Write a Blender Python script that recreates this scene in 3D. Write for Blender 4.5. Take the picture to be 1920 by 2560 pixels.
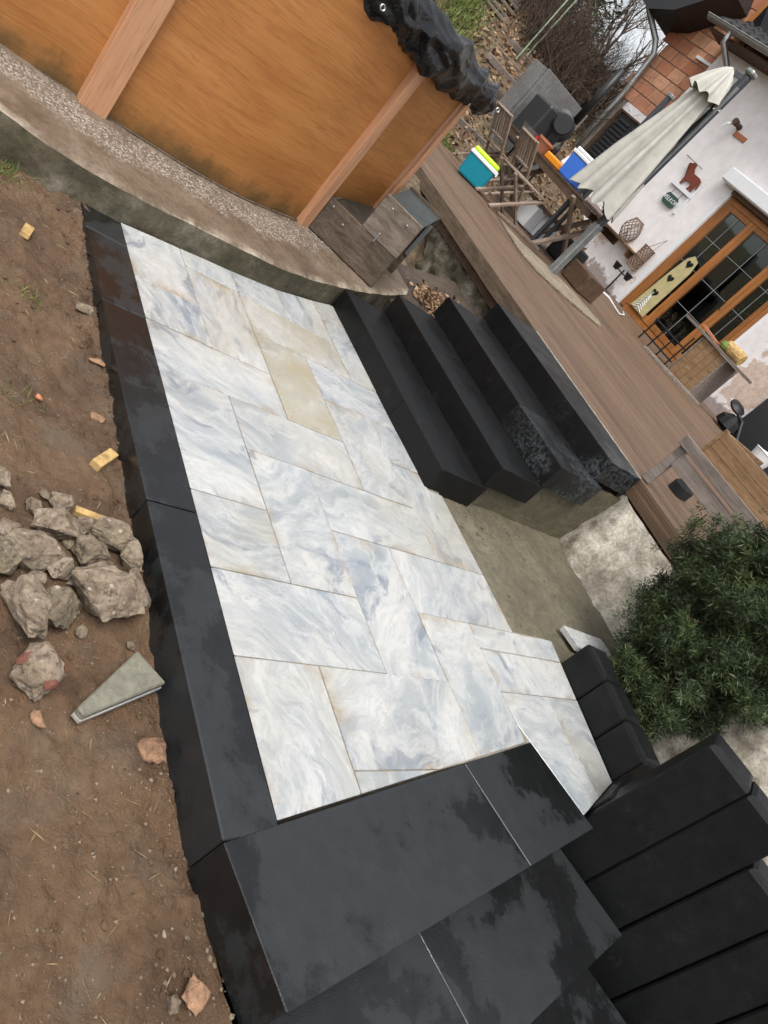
import bpy, bmesh, math, random
import numpy as np
from mathutils import Vector, Matrix, noise as mnoise
R = math.radians
random.seed(7); rng = np.random.default_rng(7)
for o in list(bpy.data.objects): bpy.data.objects.remove(o)
scn = bpy.context.scene
COL = scn.collection

# ---------------------------------------------------------------- camera, sky, sun, exposure
cam = bpy.data.cameras.new('camera'); camo = bpy.data.objects.new('camera', cam); COL.objects.link(camo)
right = (-0.33752, -0.67413, 0.65698); up = (0.74889, 0.23055, 0.62130); fwd = (0.57030, -0.70171, -0.42703)
camo.matrix_world = Matrix(((right[0], up[0], -fwd[0], 0), (right[1], up[1], -fwd[1], 0),
                            (right[2], up[2], -fwd[2], 1.35), (0, 0, 0, 1)))
cam.sensor_fit = 'VERTICAL'; cam.sensor_height = 24; cam.sensor_width = 18
cam.lens = 24 * 1890.57 / 2560; cam.clip_start = .02; cam.clip_end = 3000
scn.camera = camo
scn.render.resolution_x, scn.render.resolution_y = 768, 1024
world = bpy.data.worlds.new('World'); scn.world = world; world.use_nodes = True
wn = world.node_tree; wn.nodes.clear()
sky = wn.nodes.new('ShaderNodeTexSky'); sky.sky_type = 'NISHITA'; sky.sun_disc = False
SUN_EL, SUN_AZ = R(66), R(318)
sky.sun_elevation = SUN_EL; sky.sun_rotation = SUN_AZ; sky.dust_density = 4.0; sky.air_density = 1.0
hsv = wn.nodes.new('ShaderNodeHueSaturation'); hsv.inputs['Saturation'].default_value = .22
bg = wn.nodes.new('ShaderNodeBackground'); bg.inputs[1].default_value = .135
wo = wn.nodes.new('ShaderNodeOutputWorld')
wn.links.new(sky.outputs[0], hsv.inputs['Color']); wn.links.new(hsv.outputs[0], bg.inputs[0]); wn.links.new(bg.outputs[0], wo.inputs[0])
sun = bpy.data.lights.new('sun', 'SUN'); sun.energy = 1.25; sun.angle = R(28); sun.color = (1, .97, .92)
suno = bpy.data.objects.new('sun', sun); COL.objects.link(suno)
sd = Vector((math.sin(SUN_AZ) * math.cos(SUN_EL), math.cos(SUN_AZ) * math.cos(SUN_EL), math.sin(SUN_EL)))
suno.rotation_euler = sd.to_track_quat('Z', 'Y').to_euler()
scn.view_settings.view_transform = 'Standard'; scn.view_settings.look = 'None'
scn.view_settings.exposure = .95; scn.view_settings.gamma = 1; scn.view_settings.use_curve_mapping = False

# ---------------------------------------------------------------- node helper
class N:
    def __init__(s, name):
        s.m = bpy.data.materials.new(name); s.m.use_nodes = True; s.t = s.m.node_tree
        s.b = s.t.nodes['Principled BSDF']; s.out = s.t.nodes['Material Output']
        s.tc = s.t.nodes.new('ShaderNodeTexCoord')
    def new(s, k): return s.t.nodes.new(k)
    def L(s, a, b): s.t.links.new(a, b)
    def put(s, sock, v):
        if hasattr(v, 'is_output') or hasattr(v, 'links'): s.L(v, sock)
        else:
            if isinstance(v, (tuple, list)) and len(v) == 3 and sock.type == 'RGBA': v = (*v, 1)
            sock.default_value = v
    def co(s, k='Object'): return s.tc.outputs[k]
    def rnd(s):
        if not hasattr(s, '_r'): s._r = s.new('ShaderNodeObjectInfo')
        return s._r.outputs['Random']
    def map(s, v=None, scale=(1, 1, 1), rot=(0, 0, 0), loc=(0, 0, 0)):
        n = s.new('ShaderNodeMapping'); s.L(v or s.co(), n.inputs[0])
        s.put(n.inputs['Scale'], scale); s.put(n.inputs['Rotation'], rot); s.put(n.inputs['Location'], loc); return n.outputs[0]
    def shift(s, v=None, k=40.):
        m = s.new('ShaderNodeVectorMath'); m.operation = 'SCALE'; m.inputs[0].default_value = (k, k * .7, k * 1.3); s.L(s.rnd(), m.inputs['Scale'])
        a = s.new('ShaderNodeVectorMath'); a.operation = 'ADD'; s.L(v or s.co(), a.inputs[0]); s.L(m.outputs[0], a.inputs[1]); return a.outputs[0]
    def noise(s, scale, detail=4, rough=.55, v=None, dist=0, out=0):
        n = s.new('ShaderNodeTexNoise'); s.L(v or s.co(), n.inputs['Vector'])
        n.inputs['Scale'].default_value = scale; n.inputs['Detail'].default_value = detail
        n.inputs['Roughness'].default_value = rough; n.inputs['Distortion'].default_value = dist; return n.outputs[out]
    def voro(s, scale, v=None, feat='F1', out=0, rand=1):
        n = s.new('ShaderNodeTexVoronoi'); n.feature = feat; s.L(v or s.co(), n.inputs['Vector'])
        n.inputs['Scale'].default_value = scale; n.inputs['Randomness'].default_value = rand; return n.outputs[out]
    def ramp(s, f, stops, interp='LINEAR'):
        n = s.new('ShaderNodeValToRGB'); s.L(f, n.inputs[0]); e = n.color_ramp; e.interpolation = interp
        while len(e.elements) < len(stops): e.elements.new(.5)
        for i, (p, c) in enumerate(stops):
            e.elements[i].position = p
            c = (c, c, c) if isinstance(c, (int, float)) else c
            e.elements[i].color = (*c, 1)
        return n.outputs[0]
    def mix(s, f, a, b, mode='MIX'):
        n = s.new('ShaderNodeMix'); n.data_type = 'RGBA'; n.blend_type = mode
        s.put(n.inputs[0], f); s.put(n.inputs[6], a); s.put(n.inputs[7], b); return n.outputs[2]
    def math(s, op, a, b=0., c=0.):
        n = s.new('ShaderNodeMath'); n.operation = op; s.put(n.inputs[0], a); s.put(n.inputs[1], b); s.put(n.inputs[2], c); return n.outputs[0]
    def sep(s, v=None, i=2):
        n = s.new('ShaderNodeSeparateXYZ'); s.L(v or s.co(), n.inputs[0]); return n.outputs[i]
    def rng(s, v, a, b, c=0., d=1.):
        n = s.new('ShaderNodeMapRange'); s.L(v, n.inputs[0])
        for i, x in enumerate((a, b, c, d)): n.inputs[i + 1].default_value = x
        return n.outputs[0]
    def bump(s, h, st=.3, dist=.01, nrm=None):
        n = s.new('ShaderNodeBump'); s.L(h, n.inputs['Height']); n.inputs['Strength'].default_value = st; n.inputs['Distance'].default_value = dist
        if nrm: s.L(nrm, n.inputs['Normal'])
        return n.outputs[0]
    def fin(s, col, rough=.6, nrm=None, metal=0., spec=.5, sss=None):
        s.put(s.b.inputs['Base Color'], col); s.put(s.b.inputs['Roughness'], rough); s.put(s.b.inputs['Metallic'], metal)
        s.put(s.b.inputs['Specular IOR Level'], spec)
        if nrm: s.L(nrm, s.b.inputs['Normal'])
        return s.m

def simple(name, col, rough=.6, metal=0., var=.12, scale=12, bump=.1, spec=.5):
    n = N(name); f = n.noise(scale, 5, .6, n.shift())
    lo = tuple(c * (1 - var) for c in col); hi = tuple(min(1, c * (1 + var)) for c in col)
    c = n.ramp(f, [(.3, lo), (.7, hi)])
    return n.fin(c, rough, n.bump(n.noise(scale * 6, 4, .6, n.shift()), bump, .004), metal, spec)

M = {}
def m_mud():
    n = N('wet_mud'); a = n.noise(3.2, 8, .66, None, .6); b = n.noise(22, 8, .74, None, .5); c = n.noise(90, 5, .75)
    col = n.ramp(a, [(.28, (.048, .026, .013)), (.42, (.095, .053, .027)), (.56, (.145, .084, .044)), (.74, (.165, .112, .068))])
    col = n.mix(n.ramp(b, [(.35, .0), (.65, .55)]), col, (.060, .034, .018))
    col = n.mix(n.ramp(n.noise(7, 4, .5), [(.55, 0), (.72, .5)]), col, (.105, .085, .060))
    col = n.mix(n.ramp(n.voro(70), [(.02, .5), (.06, 0)]), col, (.26, .22, .17))
    r = n.ramp(n.noise(4.5, 6, .6), [(.34, .55), (.47, .30), (.58, .13)])
    h = n.mix(.35, b, c)
    return n.fin(col, r, n.bump(h, .9, .022))
def m_black(kind='plain'):
    n = N('anthracite_stone_' + kind); v = n.shift()
    b = n.noise(16, 7, .7, v); f = n.noise(190, 3, .65, v)
    col = n.ramp(b, [(.3, (.0050, .0054, .0058)), (.72, (.0095, .0100, .0105))])
    r = n.ramp(n.noise(5, 6, .65, v), [(.35, .50), (.65, .34)])
    nb = n.bump(f, .35, .003)
    if kind == 'wet':       # trodden tops: ragged dry grey and rain-wet areas, reflection contrast painted into the colour
        a = n.noise(1.45, 9, .60, v, .25); dry = n.ramp(n.mix(.22, a, n.noise(9, 8, .7, v)), [(.468, 1), (.488, .6), (.498, .12), (.515, 0)])
        col = n.mix(dry, col, n.ramp(b, [(.3, (.0125, .0145, .016)), (.7, (.0195, .022, .0235))]))
        r = n.mix(dry, n.ramp(b, [(.3, .04), (.7, .11)]), (.42, .42, .42)); nb = n.bump(dry, .15, .002, nb)
        st = n.ramp(n.noise(2.6, 9, .74, n.map(v, loc=(5, 3, 1))), [(.62, 0), (.70, .3), (.8, .45)]); col = n.mix(st, col, (.045, .036, .018))
    if kind == 'frost':
        k = n.math('MULTIPLY', n.rng(n.sep(None, 0), 2.85, 2.15, 0, 1), n.ramp(n.noise(3.4, 5, .6), [(.42, 0), (.56, 1)]))
        col = n.mix(n.math('MULTIPLY', k, n.ramp(n.noise(46, 8, .78), [(.47, 0), (.58, .8)])), col, (.085, .098, .105))
    col = n.mix(n.ramp(n.noise(9, 9, .8, n.map(v, (1, 1.8, 1), loc=(1, 9, 4))), [(.57, 0), (.72, .55)]), col, (.030, .031, .031))
    col = n.mix(n.ramp(n.voro(80, v), [(.018, .7), (.05, 0)]), col, (.10, .10, .09))
    return n.fin(col, r, nb, 0, .5 if kind == 'wet' else .22)
def m_marble():
    n = N('grey_white_marble'); v0 = n.shift(k=60.)
    rot = n.new('ShaderNodeVectorRotate'); rot.rotation_type = 'Z_AXIS'; n.L(v0, rot.inputs[0]); n.L(n.math('MULTIPLY', n.rnd(), 37.), rot.inputs['Angle']); v = rot.outputs[0]
    w = n.noise(1.7, 3, .5, v, out=1)
    wv = n.new('ShaderNodeVectorMath'); wv.operation = 'MULTIPLY_ADD'; n.L(w, wv.inputs[0]); wv.inputs[1].default_value = (.55, .55, .55); n.L(v, wv.inputs[2])
    st = n.map(wv.outputs[0], (1., 2.3, 1.))
    a = n.noise(1.7, 9, .64, st, .25); b = n.noise(4.2, 9, .7, st, .5); d = n.noise(1.9, 7, .64, wv.outputs[0]); e = n.noise(2.4, 8, .7, n.map(st, loc=(8, 2, 0)), .5)
    col = n.ramp(a, [(.31, (.185, .21, .232)), (.43, (.275, .297, .312)), (.54, (.355, .364, .362)), (.68, (.425, .422, .402))])
    col = n.mix(n.ramp(b, [(.46, 0), (.53, .42), (.61, 0)]), col, (.52, .515, .495))
    col = n.mix(n.ramp(b, [(.27, .45), (.42, 0)]), col, (.19, .22, .25))
    col = n.mix(n.ramp(e, [(.57, 0), (.64, .75), (.68, .6), (.72, 0)]), col, (.125, .15, .20))
    b2 = n.noise(3.1, 8, .72, n.map(st, loc=(2, 5, 0)), .8); col = n.mix(n.ramp(b2, [(.47, 0), (.497, .28), (.503, .28), (.53, 0)]), col, (.17, .195, .235))
    n.rnd(); oc = n.new('ShaderNodeSeparateColor'); n.L(n._r.outputs['Color'], oc.inputs[0])
    stn = n.math('MULTIPLY', n.ramp(d, [(.36, 0), (.60, 1)]), oc.outputs[0])
    col = n.mix(stn, col, (.29, .255, .175))
    g = n.co('Generated'); gx, gy = n.sep(g, 0), n.sep(g, 1)
    ed = n.math('MINIMUM', n.math('MINIMUM', gx, n.math('SUBTRACT', 1., gx)), n.math('MINIMUM', gy, n.math('SUBTRACT', 1., gy)))
    em = n.math('MULTIPLY', n.ramp(ed, [(.0, 1), (.06, .35), (.14, 0)]), n.ramp(n.noise(4.5, 6, .7, v0), [(.50, 0), (.68, .9)]))
    col = n.mix(em, col, (.24, .165, .08))
    col = n.mix(n.ramp(n.noise(60, 3, .6, v0), [(.68, 0), (.76, .5)]), col, (.2, .18, .15))
    r = n.ramp(n.noise(8, 5, .6, v), [(.3, .38), (.7, .18)])
    return n.fin(col, r, n.bump(n.noise(60, 4, .6, v), .14, .002), 0, .45)
def m_concrete(name, c1, c2, c3, moss=0., rough=.85, scale=4, pebble=0.):
    n = N(name); a = n.noise(scale, 7, .65); b = n.noise(scale * 9, 6, .7)
    col = n.ramp(a, [(.3, c1), (.5, c2), (.72, c3)])
    col = n.mix(n.ramp(b, [(.35, .5), (.6, 0)]), col, tuple(x * .45 for x in c1))
    if moss: col = n.mix(n.ramp(n.noise(5.5, 7, .7, n.map(loc=(3, 1, 2))), [(.42, moss), (.62, 0)]), col, (.036, .033, .012))
    h = b
    if pebble:
        pv = n.voro(75); col = n.mix(n.ramp(pv, [(.2, pebble), (.5, 0)]), col, (.52, .46, .41)); h = n.mix(.7, b, n.math('SUBTRACT', 1., pv))
    return n.fin(col, rough, n.bump(h, .9 if pebble else .6, .012))
def m_ledge():
    n = N('brown_ledge_with_aggregate'); a = n.noise(4, 7, .65); b = n.noise(38, 6, .7); pv = n.voro(85)
    col = n.ramp(a, [(.3, (.092, .066, .043)), (.5, (.155, .112, .076)), (.72, (.215, .163, .117))]); col = n.mix(n.ramp(b, [(.35, .5), (.6, 0)]), col, (.045, .035, .025))
    u = n.sep(n.co('UV'), 1); e = n.math('ADD', u, n.math('MULTIPLY', n.math('SUBTRACT', n.noise(3.5, 7, .7), .5), .75))
    mask = n.ramp(e, [(.34, 0), (.46, 1), (.70, 1), (.80, .25)])
    pc = n.ramp(n.voro(85, out=1), [(.2, (.15, .115, .085)), (.5, (.36, .30, .25)), (.85, (.50, .45, .40))]); pc = n.mix(n.ramp(pv, [(.35, 0), (.6, .85)]), pc, (.09, .07, .05))
    mk_ = n.math('MULTIPLY', mask, n.ramp(n.noise(11, 5, .7), [(.3, .35), (.55, 1)])); col = n.mix(mk_, col, pc)
    edge = n.ramp(n.math('ADD', u, n.math('MULTIPLY', n.math('SUBTRACT', n.noise(14, 6, .7), .5), .12)), [(.0, 1), (.03, .6), (.07, 0)]); col = n.mix(n.math('MULTIPLY', edge, n.ramp(n.noise(6, 5, .7), [(.45, 0), (.6, .7)])), col, (.42, .36, .28))
    h = n.mix(mk_, b, n.math('SUBTRACT', 1., pv))
    return n.fin(col, n.ramp(a, [(.35, .4), (.65, .7)]), n.bump(h, .8, .010))
def m_panel():
    n = N('orange_wood_laminate'); g = n.co('UV'); w = n.noise(1.6, 2, .5, g, out=1)
    st = n.map(g, (1., 5.5, 1)); wv = n.new('ShaderNodeVectorMath'); wv.operation = 'MULTIPLY_ADD'; n.L(w, wv.inputs[0]); wv.inputs[1].default_value = (.1, .32, 0); n.L(st, wv.inputs[2])
    a = n.noise(1.3, 5, .6, wv.outputs[0]); b = n.noise(6.5, 9, .76, n.map(wv.outputs[0], (.4, 4.6, 1))); fl = n.noise(3.2, 4, .6, n.map(wv.outputs[0], (.5, 2.0, 1), loc=(4, 2, 0)), 1.2)
    col = n.ramp(a, [(.3, (.33, .128, .034)), (.5, (.42, .175, .05)), (.7, (.48, .215, .07))])
    col = n.mix(n.ramp(b, [(.36, .38), (.50, 0)]), col, (.22, .075, .019))
    col = n.mix(n.ramp(fl, [(.46, 0), (.5, .45), (.54, 0)]), col, (.21, .072, .018))
    col = n.mix(n.ramp(b, [(.56, 0), (.7, .22)]), col, (.50, .25, .10))
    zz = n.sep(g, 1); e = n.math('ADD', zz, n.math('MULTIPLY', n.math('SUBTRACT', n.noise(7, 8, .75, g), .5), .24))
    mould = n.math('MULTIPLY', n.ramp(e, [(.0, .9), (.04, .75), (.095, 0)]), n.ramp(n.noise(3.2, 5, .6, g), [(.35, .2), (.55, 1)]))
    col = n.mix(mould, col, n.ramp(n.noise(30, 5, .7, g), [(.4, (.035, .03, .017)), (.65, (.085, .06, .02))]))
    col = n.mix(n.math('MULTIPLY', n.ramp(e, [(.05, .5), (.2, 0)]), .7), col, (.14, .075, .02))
    return n.fin(col, .5, n.bump(b, .15, .003), 0, .35)
def m_wood(name, cols, scale=(3, 40, 40), rough=.75, bump=.5, grime=0., axis=None, knots=0.):
    n = N(name); v = n.shift(n.co(), 30.)
    if axis is not None: v = n.map(v, rot=axis)
    st = n.map(v, scale); a = n.noise(1.0, 6, .65, st, .4); b = n.noise(3.5, 6, .7, st); c = n.noise(2.2, 5, .6, v)
    col = n.ramp(a, [(.28, cols[0]), (.5, cols[1]), (.72, cols[2])])
    col = n.mix(n.ramp(b, [(.3, .6), (.48, 0)]), col, tuple(x * .35 for x in cols[0]))
    tint = n.ramp(n.rnd(), [(0, .78), (1, 1.18)]); col = n.mix(1., col, tint, 'MULTIPLY')
    if grime: col = n.mix(n.ramp(c, [(.45, 0), (.7, grime)]), col, (.03, .028, .018))
    return n.fin(col, rough, n.bump(b, bump, .006), 0, .35)
def m_plaster():
    n = N('peeling_white_plaster'); a = n.noise(1.3, 8, .68, n.map(loc=(2, 0, 5))); z = n.sep()
    col = n.ramp(n.noise(6, 6, .6), [(.3, (.70, .665, .655)), (.7, (.82, .79, .78))])
    e = n.math('SUBTRACT', a, n.math('MULTIPLY', n.rng(z, .7, 2.0, 0, 1), .13))
    vd = n.new('ShaderNodeVectorMath'); vd.operation = 'DISTANCE'; n.L(n.map(scale=(1, 1, .75)), vd.inputs[0]); vd.inputs[1].default_value = (6.05, -11.2, .98)
    e = n.math('MAXIMUM', e, n.math('ADD', n.math('SUBTRACT', .66, n.math('MULTIPLY', vd.outputs['Value'], .32)), n.math('MULTIPLY', n.math('SUBTRACT', n.noise(4, 8, .72), .5), .5)))
    col = n.mix(n.ramp(e, [(.53, 0), (.548, 1)]), col, n.ramp(n.noise(9, 6, .7), [(.4, (.50, .36, .28)), (.6, (.60, .50, .43))]))
    d = n.math('SUBTRACT', n.noise(3, 7, .7), n.rng(z, .66, 1.1, -.16, .2))
    col = n.mix(n.ramp(d, [(.5, 0), (.58, .75)]), col, (.18, .13, .11))
    return n.fin(col, .85, n.bump(n.noise(40, 6, .7), .5, .01))
def m_leaf(name, c1, c2, rough=.55):
    n = N(name); g = n.new('ShaderNodeNewGeometry')
    col = n.ramp(g.outputs['Random Per Island'], [(0, c1), (1, c2)])
    return n.fin(col, rough, None, 0, .3)
def m_needle():
    n = N('yew_needle'); g = n.new('ShaderNodeNewGeometry'); c = n.noise(7.5, 3, .6)
    a = n.ramp(g.outputs['Random Per Island'], [(0, (.007, .013, .005)), (1, (.036, .057, .020))]); b = n.ramp(g.outputs['Random Per Island'], [(0, (.020, .033, .010)), (1, (.088, .120, .040))])
    return n.fin(n.mix(n.ramp(c, [(.42, 0), (.6, 1)]), a, b), .5, None, 0, .35)
def m_ground():
    n = N('leaf_littered_slope'); a = n.noise(1.1, 7, .65); b = n.noise(14, 6, .7)
    col = n.ramp(b, [(.3, (.035, .024, .014)), (.5, (.10, .068, .04)), (.68, (.20, .145, .09))])
    gr = n.ramp(a, [(.5, 0), (.6, .85)]); y = n.rng(n.sep(None, 1), -9.0, -6.5, 0, 1)
    g2 = n.ramp(n.noise(25, 5, .7), [(.3, (.05, .06, .018)), (.7, (.15, .17, .06))])
    col = n.mix(n.math('MULTIPLY', gr, n.math('MAXIMUM', y, .12)), col, g2)
    return n.fin(col, .9, n.bump(b, .8, .05))
def m_tarp():
    n = N('black_tarp'); a = n.noise(5, 5, .6, None, .4)
    col = n.ramp(a, [(.4, (.006, .006, .007)), (.6, (.013, .0135, .014)), (.72, (.05, .051, .053)), (.85, (.09, .092, .095))])
    return n.fin(col, n.ramp(a, [(.4, .2), (.75, .42)]), n.bump(n.noise(14, 3, .5, None, .8), .5, .02))
def m_metal(name, col, rough=.4):
    n = N(name); a = n.noise(18, 5, .6, n.shift())
    c = n.ramp(a, [(.3, tuple(x * .72 for x in col)), (.7, col)])
    return n.fin(c, n.ramp(a, [(.3, rough), (.7, rough + .18)]), None, .85)
def m_glass():
    n = N('window_glass'); t = n.t; t.nodes.remove(n.b)
    tr = n.new('ShaderNodeBsdfTransparent'); tr.inputs[0].default_value = (.75, .8, .77, 1)
    gl = n.new('ShaderNodeBsdfGlossy'); gl.inputs['Roughness'].default_value = .03
    fr = n.new('ShaderNodeFresnel'); fr.inputs[0].default_value = 1.5
    mx = n.new('ShaderNodeMixShader'); n.L(fr.outputs[0], mx.inputs[0]); n.L(tr.outputs[0], mx.inputs[1]); n.L(gl.outputs[0], mx.inputs[2]); n.L(mx.outputs[0], n.out.inputs[0]); return n.m
def m_rubble():
    n = N('broken_concrete'); v = n.shift(k=20.); a = n.noise(10, 8, .7, v); b = n.noise(48, 7, .75, v); vo = n.voro(42, v)
    col = n.ramp(a, [(.3, (.075, .050, .031)), (.45, (.175, .130, .088)), (.57, (.27, .212, .152)), (.72, (.38, .315, .24))])
    col = n.mix(n.ramp(n.rnd(), [(.4, .0), (.95, .35)]), col, (.15, .135, .08), 'MIX')
    col = n.mix(n.ramp(vo, [(.16, .8), (.27, 0)]), col, n.ramp(n.voro(42, v, out=1), [(.2, (.40, .35, .28)), (.5, (.17, .12, .08)), (.8, (.26, .235, .21))]))
    col = n.mix(n.ramp(b, [(.34, .9), (.48, 0)]), col, (.03, .02, .013))
    col = n.mix(n.ramp(n.voro(110, v), [(.05, .8), (.11, 0)]), col, (.5, .47, .42))
    return n.fin(col, .8, n.bump(n.mix(.5, b, n.math('SUBTRACT', 1., vo)), 1., .016))
def m_brick():
    n = N('orange_clay_block'); v = n.shift(); a = n.noise(7, 6, .65, v)
    col = n.ramp(n.rnd(), [(0, (.40, .15, .08)), (.35, (.52, .25, .14)), (.7, (.60, .33, .20)), (1, (.47, .19, .10))])
    col = n.mix(n.ramp(a, [(.35, .45), (.6, 0)]), col, (.25, .10, .06))
    return n.fin(col, .85, n.bump(n.noise(60, 4, .6, v), .4, .006))

M['mud'] = m_mud(); M['black'] = m_black(); M['black_frost'] = m_black('frost'); M['black_wet'] = m_black('wet'); M['marble'] = m_marble(); M['panel'] = m_panel()
M['ledge'] = m_ledge()
M['wallface'] = m_concrete('mossy_concrete_face', (.038, .030, .018), (.115, .094, .06), (.25, .225, .17), moss=.6, scale=3)
M['pebble'] = m_concrete('exposed_aggregate', (.16, .13, .105), (.24, .205, .175), (.34, .295, .26), pebble=.9, rough=.7)
M['mortar'] = m_concrete('fresh_mortar', (.085, .074, .046), (.128, .112, .074), (.175, .155, .108), rough=.6, scale=3)
M['crumb'] = M['mortar']
M['white_rock'] = m_concrete('flaking_whitewash', (.22, .18, .13), (.58, .53, .44), (.72, .68, .60), moss=.3, scale=6)
M['rock'] = m_concrete('mossy_rubble_stone', (.05, .04, .026), (.15, .125, .085), (.52, .46, .37), moss=.6, scale=5.5)
M['post'] = m_wood('peach_wood_post', [(.43, .215, .11), (.49, .255, .14), (.54, .295, .165)], (26, 26, 1.2), .55, .15)
M['tarp'] = m_tarp()
M['old_wood'] = m_wood('weathered_brown_wood', [(.05, .034, .022), (.11, .078, .054), (.185, .14, .105)], (9, 9, 34), .8, .6, .5, axis=(0, 0, R(-41.7)))
M['pale_old_wood'] = m_wood('weathered_pale_wood', [(.085, .062, .045), (.165, .128, .10), (.26, .215, .175)], (9, 9, 34), .8, .6, .35, axis=(0, 0, R(-41.7)))
M['galv'] = m_metal('galvanised_steel', (.34, .36, .36), .42)
M['lid'] = m_metal('dull_dark_sheet', (.15, .165, .16), .3)
M['zinc'] = m_metal('zinc_pipe', (.42, .43, .42), .36)
M['deck'] = m_wood('brown_deck_board', [(.070, .040, .024), (.132, .080, .049), (.195, .130, .087)], (.7, 62, 62), .6, .8, .25, axis=(0, 0, R(4.57)))
M['fascia'] = m_wood('dark_fascia_wood', [(.065, .045, .028), (.115, .08, .052), (.16, .115, .08)], (3, 30, 30), .75, .5, .4)
M['grey_wood'] = m_wood('silver_grey_wood', [(.12, .095, .078), (.20, .165, .14), (.28, .24, .21)], (4, 40, 40), .8, .5, .25)
M['new_wood'] = m_wood('fresh_larch_wood', [(.13, .072, .035), (.215, .13, .066), (.29, .19, .11)], (3, 26, 26), .7, .35)
M['pink_wood'] = m_wood('greyed_folding_wood', [(.15, .105, .075), (.23, .17, .13), (.31, .24, .195)], (14, 14, 14), .75, .35)
M['dark_wood'] = m_wood('dark_brown_wood', [(.05, .03, .018), (.085, .05, .03), (.12, .075, .045)], (10, 10, 10), .7, .35)
M['plaster'] = m_plaster(); M['brick'] = m_brick(); M['glass'] = m_glass(); M['rubble'] = m_rubble()
M['joint'] = m_concrete('grey_mortar_joint', (.22, .185, .155), (.30, .26, .22), (.36, .32, .28))
M['door_wood'] = m_wood('varnished_door_wood', [(.25, .09, .022), (.33, .13, .035), (.39, .165, .05)], (20, 20, 2), .42, .15)
M['white'] = simple('white_paint', (.72, .73, .74), .45, var=.04)
M['cream'] = simple('parasol_cloth', (.44, .43, .385), .9, var=.14, scale=7, bump=.25)
M['darkmetal'] = simple('dark_grey_metal', (.055, .06, .068), .45, .3, .15)
M['soot'] = simple('black_iron', (.010, .010, .011), .45, .2)
M['matt'] = simple('matt_black_plastic', (.004, .004, .004), .9)
M['louvre'] = simple('black_louvre', (.020, .021, .023), .5)
M['rooftile'] = simple('black_roof_tile', (.012, .0125, .014), .42, 0, .2)
M['teal'] = simple('teal_plastic', (.0, .20, .27), .35, var=.05, bump=.0); M['lime'] = simple('lime_plastic', (.50, .72, .015), .35, var=.04, bump=.0)
M['blue'] = simple('blue_plastic', (.045, .16, .62), .35, var=.05, bump=.0); M['orange'] = simple('orange_plastic', (.72, .25, .01), .4, var=.05)
M['terracotta'] = simple('terracotta', (.40, .15, .075), .8); M['red'] = simple('red_plastic', (.55, .03, .02), .4); M['glassware'] = simple('pale_pink_glass', (.42, .34, .32), .15)
M['wicker'] = simple('brown_wicker', (.20, .13, .09), .7); M['dogbrown'] = simple('rusty_brown_paint', (.17, .035, .016), .6); M['green'] = simple('dark_green_paint', (.025, .07, .05), .5)
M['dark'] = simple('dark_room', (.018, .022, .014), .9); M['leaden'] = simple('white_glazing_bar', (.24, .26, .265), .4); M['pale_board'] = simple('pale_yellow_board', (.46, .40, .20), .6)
M['slate_panel'] = m_concrete('grey_stone_panel', (.125, .12, .115), (.175, .17, .165), (.235, .23, .225), rough=.55, scale=2.5)
M['offcut'] = simple('fresh_spruce_offcut', (.42, .275, .105), .8, var=.5, scale=25, bump=.3); M['slab_under'] = m_concrete('grey_green_slab_back', (.13, .12, .085), (.175, .165, .125), (.22, .21, .165))
M['redbrick'] = simple('broken_red_brick', (.15, .055, .036), .85, var=.4, scale=30, bump=.5)
M['ochre'] = simple('ochre_sandstone', (.23, .13, .075), .85, var=.55, scale=40, bump=.9)
M['mat'] = m_concrete('straw_coloured_pebble_mat', (.10, .075, .042), (.18, .14, .08), (.27, .22, .14), pebble=.55)
M['needle'] = m_needle(); M['bark'] = simple('red_brown_bark', (.085, .042, .026), .9, var=.45, scale=18, bump=.6)
M['twig'] = simple('brown_twig', (.075, .05, .035), .9, var=.3); M['evergreen'] = m_leaf('dark_evergreen_leaf', (.012, .03, .012), (.045, .085, .03)); M['grass'] = m_leaf('grass_blade', (.05, .075, .015), (.16, .2, .05))
M['dryleaf'] = m_leaf('dry_brown_leaf', (.10, .048, .022), (.36, .24, .14), .8); M['straw'] = m_leaf('dry_straw', (.10, .07, .035), (.36, .29, .15), .8)
M['ground'] = m_ground(); M['pebblestuff'] = m_leaf('soil_grit', (.04, .025, .015), (.24, .18, .13), .8)
M['palegreen'] = simple('pale_green_cane', (.30, .40, .27), .6); M['soil'] = m_concrete('dark_garden_soil', (.03, .02, .013), (.055, .037, .024), (.09, .062, .04))
M['grout'] = m_concrete('sandy_grout', (.12, .095, .065), (.235, .205, .155), (.32, .29, .235))
M['chrome'] = m_metal('screw_steel', (.5, .48, .44), .35)

# ---------------------------------------------------------------- mesh helpers
def world_of(o): return o.matrix_basis
def mk(name, mesh, mat=None, parent=None, label=None, cat=None, group=None, kind=None, loc=None, smooth=False):
    o = bpy.data.objects.new(name, mesh); COL.objects.link(o)
    if mat is not None and mesh is not None and len(mesh.materials) == 0: mesh.materials.append(M[mat] if isinstance(mat, str) else mat)
    if loc is not None: o.location = loc
    if parent is not None:
        o.parent = parent; o.matrix_parent_inverse = parent.matrix_basis.inverted()
    if label: o['label'] = label
    if cat: o['category'] = cat
    if group: o['group'] = group
    if kind: o['kind'] = kind
    if smooth and mesh is not None: mesh.polygons.foreach_set('use_smooth', [True] * len(mesh.polygons))
    return o
def empty(name, loc, label=None, cat=None, group=None, kind=None):
    e = mk(name, None, loc=loc, label=label, cat=cat, group=group, kind=kind); e.empty_display_size = .1; return e
def tomesh(bm, name='m'):
    bmesh.ops.recalc_face_normals(bm, faces=bm.faces)
    me = bpy.data.meshes.new(name); bm.to_mesh(me); bm.free(); return me
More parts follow.
